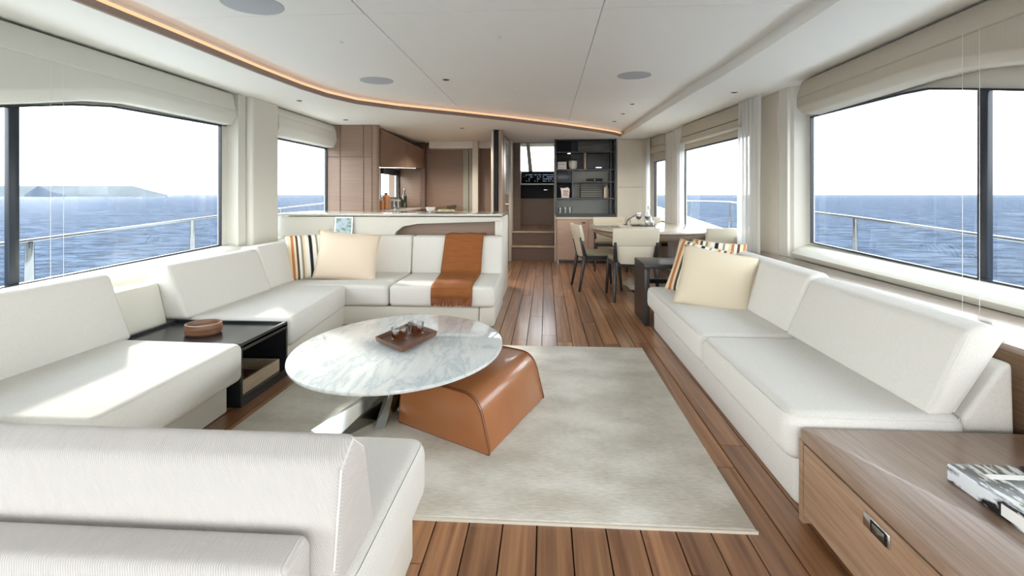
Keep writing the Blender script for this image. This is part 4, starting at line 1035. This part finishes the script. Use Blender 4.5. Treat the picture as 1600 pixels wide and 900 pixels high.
build('drawer', G().box(.897, .916, -.1, .614, .035, .279), 'walnut_veneer', rc, bevel=.002, seg=1)
# large book
bk = thing('book', 'thick black-and-white coffee table book on the walnut cabinet', 'book', (1.3, 1.35, .322))
cx, cy = 1.20, 1.66
def bq(pts): return [(cx+px_, cy+py_) for px_, py_ in pts]
quad = [(1.195, 1.69), (1.50, 1.69), (1.50, 1.28), (1.195, 1.28)]
build('back_cover', G().box(1.1680, 1.4730, 1.1600, 1.5700, 0.3220, 0.3260), 'book_cover', bk)
build('pages', G().box(1.1760, 1.4690, 1.1660, 1.5640, 0.3260, 0.3620), 'paper_white', bk)
build('spine', G().box(1.1630, 1.1720, 1.1600, 1.5700, 0.3220, 0.3680), 'book_cover', bk, bevel=.004)
build('front_cover', G().box(1.1680, 1.4730, 1.1600, 1.5700, 0.3620, 0.3680), 'book_top', bk, bevel=.002)
build('title_band', G().box(1.2230, 1.4730, 1.4900, 1.5150, 0.3680, 0.3686), 'paper_white', bk)
build('title_block', G().box(1.1620, 1.1635, 1.3200, 1.3900, 0.3300, 0.3600), 'paper_white', bk)
build('title_mark', G().box(1.1615, 1.1620, 1.3150, 1.3200, 0.3280, 0.3620), 'black_matt', bk); build('title_mark', G().box(1.1615, 1.1620, 1.3900, 1.3960, 0.3280, 0.3620), 'black_matt', bk)

# ================================================================== PICTURE FRAME AND CUPS on the ledge
t = thing('photo_frame', 'silver photo frame standing on the ledge behind the corner sofa', 'picture frame', (-2.19, 5.46, .66))
bld = G().box(-2.6, -1.75, 5.45, 5.508, .60, .70)
build('back_ledge', bld, 'cream_leather', C, bevel=.005)
def tilt(x, z_): return (x, 5.452+(z_-.70)*.18, z_)
def fr_quad(x0, x1, z0, z1, sk=0): return [tilt(x0+(.0), z0), tilt(x1, z0), tilt(x1+sk, z1), tilt(x0+sk, z1)]
def fr_piece(nm, x0, x1, z0, z1, d, m):
    q = fr_quad(x0, x1, z0, z1, -.03*(z1-.70)/.2 if False else 0); build(nm, G().loft([(a, b_, c_) for a, b_, c_ in q], [(a, b_+d, c_) for a, b_, c_ in q]), m, t)
t.location = (-2.19, 5.46, .70)
fr_piece('frame_side', -2.31, -2.298, .702, .905, .012, 'polished_steel'); fr_piece('frame_side', -2.122, -2.11, .702, .905, .012, 'polished_steel')
fr_piece('frame_rail', -2.298, -2.122, .702, .714, .012, 'polished_steel'); fr_piece('frame_rail', -2.298, -2.122, .893, .905, .012, 'polished_steel')
fr_piece('photo', -2.298, -2.122, .714, .893, .006, 'photo_blue')
t = thing('ornament', 'small cream knotted ornament beside the photo frame', 'ornament', (-2.42, 5.42, .70))
for k, (a, r1) in enumerate(((-2.44, .03), (-2.39, .035))):
    ring = [(a+r1*math.cos(u*PI/8), 5.42+.012*k+.01*math.sin(u*PI/8), .738+r1*math.sin(u*PI/8)) for u in range(17)]
    build('ring', G().tube(ring, .009, 8), 'table_cream', t)

# ================================================================== DINING
dt = thing('dining_table', 'oval cream dining table with dark edge line on a taupe pedestal', 'table', (1.32, 6.85, 0))
build('tabletop', G().lathe(1.36, 6.85, [(.985, .705), (1.0, .712), (1.0, .726), (.99, .73)], 72, .78, 1.12), 'table_cream', dt)
build('edge_band', G().lathe(1.36, 6.85, [(.94, .685), (.975, .688), (.975, .706), (.94, .706)], 72, .78, 1.12), 'table_edge', dt)
build('apron', G().lathe(1.36, 6.85, [(.74, .60), (.90, .64), (.95, .688), (.7, .688)], 60, .78, 1.12), 'table_cream', dt)
build('pedestal', G().lathe(1.36, 6.75, [(.13, .03), (.13, .61)], 32), 'pedestal_taupe', dt)
build('foot', G().lathe(1.36, 6.75, [(.40, 0), (.40, .02), (.2, .03)], 40), 'table_cream', dt)

def make_chair():
    t = thing('dining_chair', 'x', 'chair', (0, 0, 0), 'dining chairs around the oval table')
    build('seat', G().prism(rounded([(-.22, -.20), (.22, -.20), (.23, .23), (-.23, .23)], .04), .415, .455), 'olive_leather', t, bevel=.012)
    for q in (((-.21, -.20), (.21, -.17)), ((-.22, .19), (.22, .215))):
        build('rail', G().box(q[0][0], q[1][0], q[0][1], q[1][1], .37, .415), 'charcoal_wood', t)
    for sx in (-1, 1):
        build('rail', G().box(min(sx*.2, sx*.225), max(sx*.2, sx*.225), -.17, .19, .37, .415), 'charcoal_wood', t)
        def leg(b0, m0, t0=None):
            def sq(p, s): return [(p[0]-s, p[1]-s, p[2]), (p[0]+s, p[1]-s, p[2]), (p[0]+s, p[1]+s, p[2]), (p[0]-s, p[1]+s, p[2])]
            g = G(); g.loft(sq(b0, .013), sq(m0, .022))
            if t0: g.loft(sq(m0, .022), sq(t0, .013))
            build('leg', g, 'charcoal_wood', t, bevel=.004, seg=2)
        leg((sx*.235, .24, 0), (sx*.212, .20, .415))
        leg((sx*.235, -.27, 0), (sx*.215, -.20, .42), (sx*.225, -.255, .64))
    def curved(nm, w0, w1, z0, z1, y_, m, th=.02, bow=.05):
        n = 10; A = []; B = []
        fr = [[(-w/2+w*i/n, y_(z_)-bow*(1-(2*i/n-1)**2), z_) for i in range(n+1)] for w, z_ in ((w0, z0), (w1, z1))]
        g = G(); k = n+1
        vs = fr[0]+fr[1]+[(a, b_+th, c_) for a, b_, c_ in fr[0]]+[(a, b_+th, c_) for a, b_, c_ in fr[1]]
        fs = []
        for i in range(n):
            fs += [(i, i+1, k+i+1, k+i), (2*k+i+1, 2*k+i, 3*k+i, 3*k+i+1), (k+i, k+i+1, 3*k+i+1, 3*k+i), (i+1, i, 2*k+i, 2*k+i+1)]
        fs += [(0, k, 3*k, 2*k), (n, 2*k+n, 3*k+n, k+n)]
        g.add(vs, fs); build(nm, g, m, t, bevel=.005, seg=2)
    f = lambda z_: -.20-(z_-.45)*.22
    curved('backrest', .49, .50, .60, .79, lambda z_: f(z_)-.005, 'chair_leather', .035)
    curved('back_panel', .36, .42, .40, .60, f, 'chair_leather', .015)
    return t
chair = make_chair()
spots = [(.95, 5.80, R(3), 'cream dining chair with its back to the camera, before the oval table'),
         (.63, 6.38, R(-82), 'cream dining chair at the aisle end of the oval table, seen from the side'),
         (1.90, 5.92, R(14), 'cream dining chair right of the table, half hidden by the sofa cushions'),
         (.98, 7.95, R(176), 'dining chair behind the table near the beige base cabinet, only its top showing'),
         (1.62, 8.05, R(-172), 'dining chair behind the table in front of the left sheer curtain')]
for i, (x, y, a, lb) in enumerate(spots):
    o = chair if i == 0 else copy_tree(chair)
    o.location = (x, y, 0); o.rotation_euler = (0, 0, a); o['label'] = lb

t = thing('round_tray', 'round silver tray with wine glasses on the dining table', 'tray', (1.32, 7.05, .73))
build('dish', G().lathe(1.32, 7.05, [(.15, .73), (.19, .742), (.185, .744), (.15, .736)], 32), 'polished_steel', t)
def wine(label, x, y, z):
    t = thing('wine_glass', label, 'glass', (x, y, z), 'wine glasses on the round tray')
    build('bowl', G().lathe(x, y, [(.006, z+.07), (.03, z+.085), (.04, z+.12), (.034, z+.17), (.032, z+.17), (.038, z+.12), (.004, z+.075)], 20), 'drink_glass', t)
    build('stem', G().lathe(x, y, [(.035, z), (.03, z+.003), (.004, z+.01), (.004, z+.07)], 16), 'drink_glass', t)
    build('wine', G().lathe(x, y, [(.004, z+.078), (.028, z+.088), (.0375, z+.118), (.001, z+.118)], 16), 'red_wine', t)
wine('red wine glass on the round tray, left one', 1.25, 7.02, .737)
wine('red wine glass on the round tray, right one beside the decanter', 1.36, 6.98, .737)
for x, lb in ((1.345, 'short dark-filled tumbler at the front of the round tray, left one'), (1.415, 'short dark-filled tumbler at the front of the round tray, right one')):
    t = thing('tumbler', lb, 'glass', (x, 6.93, .737), 'tumblers on the round tray')
    build('glass', G().lathe(x, 6.93, [(.026, .737), (.03, .80), (.028, .80), (.024, .742)], 16), 'drink_glass', t)
    build('drink', G().lathe(x, 6.93, [(.022, .743), (.026, .778), (.001, .778)], 14), 'red_wine', t)
t = thing('decanter', 'clear glass decanter with metal stopper on the round tray', 'decanter', (1.40, 7.10, .737))
build('body', G().lathe(1.40, 7.10, [(.05, .737), (.07, .76), (.06, .83), (.02, .90), (.018, .95), (.025, .96)], 24), 'drink_glass', t)
build('stopper', G().lathe(1.40, 7.10, [(.012, .955), (.018, .98), (.006, 1.0)], 12), 'chrome', t)
t = thing('curved_sculpture', 'thin curved dark metal stem ornament left of the wine glasses', 'ornament', (1.0, 7.3, .73))
build('stem', G().tube([(1.12, 7.3, .733), (1.16, 7.3, .80), (1.24, 7.3, .85), (1.33, 7.3, .873)], .006, 8), 'charcoal_wood', t)
build('foot', G().lathe(1.12, 7.3, [(.03, .73), (.028, .736)], 16), 'charcoal_wood', t)
# light switches on the far right post
t = thing('switch_panel', 'column of three dark switches on the post by the far curtain', 'switch', (1.74, 8.3, 1.3))
for z_ in (1.22, 1.31, 1.40):
    build('switch', G().box(rx(8.10)-.012, rx(8.10)-.0, 8.06, 8.12, z_, z_+.06), 'black_matt', t, bevel=.003)
# rolled magazine on the floor by the pedestal
t = thing('magazine', 'white magazine lying on the floor under the dining table', 'magazine', (1.05, 6.3, 0))
build('cover', G().box(1.0, 1.22, 6.15, 6.42, 0.021, .026), 'paper_white', t)
build('print', G().box(1.13, 1.2, 6.2, 6.35, .026, .0265), 'window_frame', t)
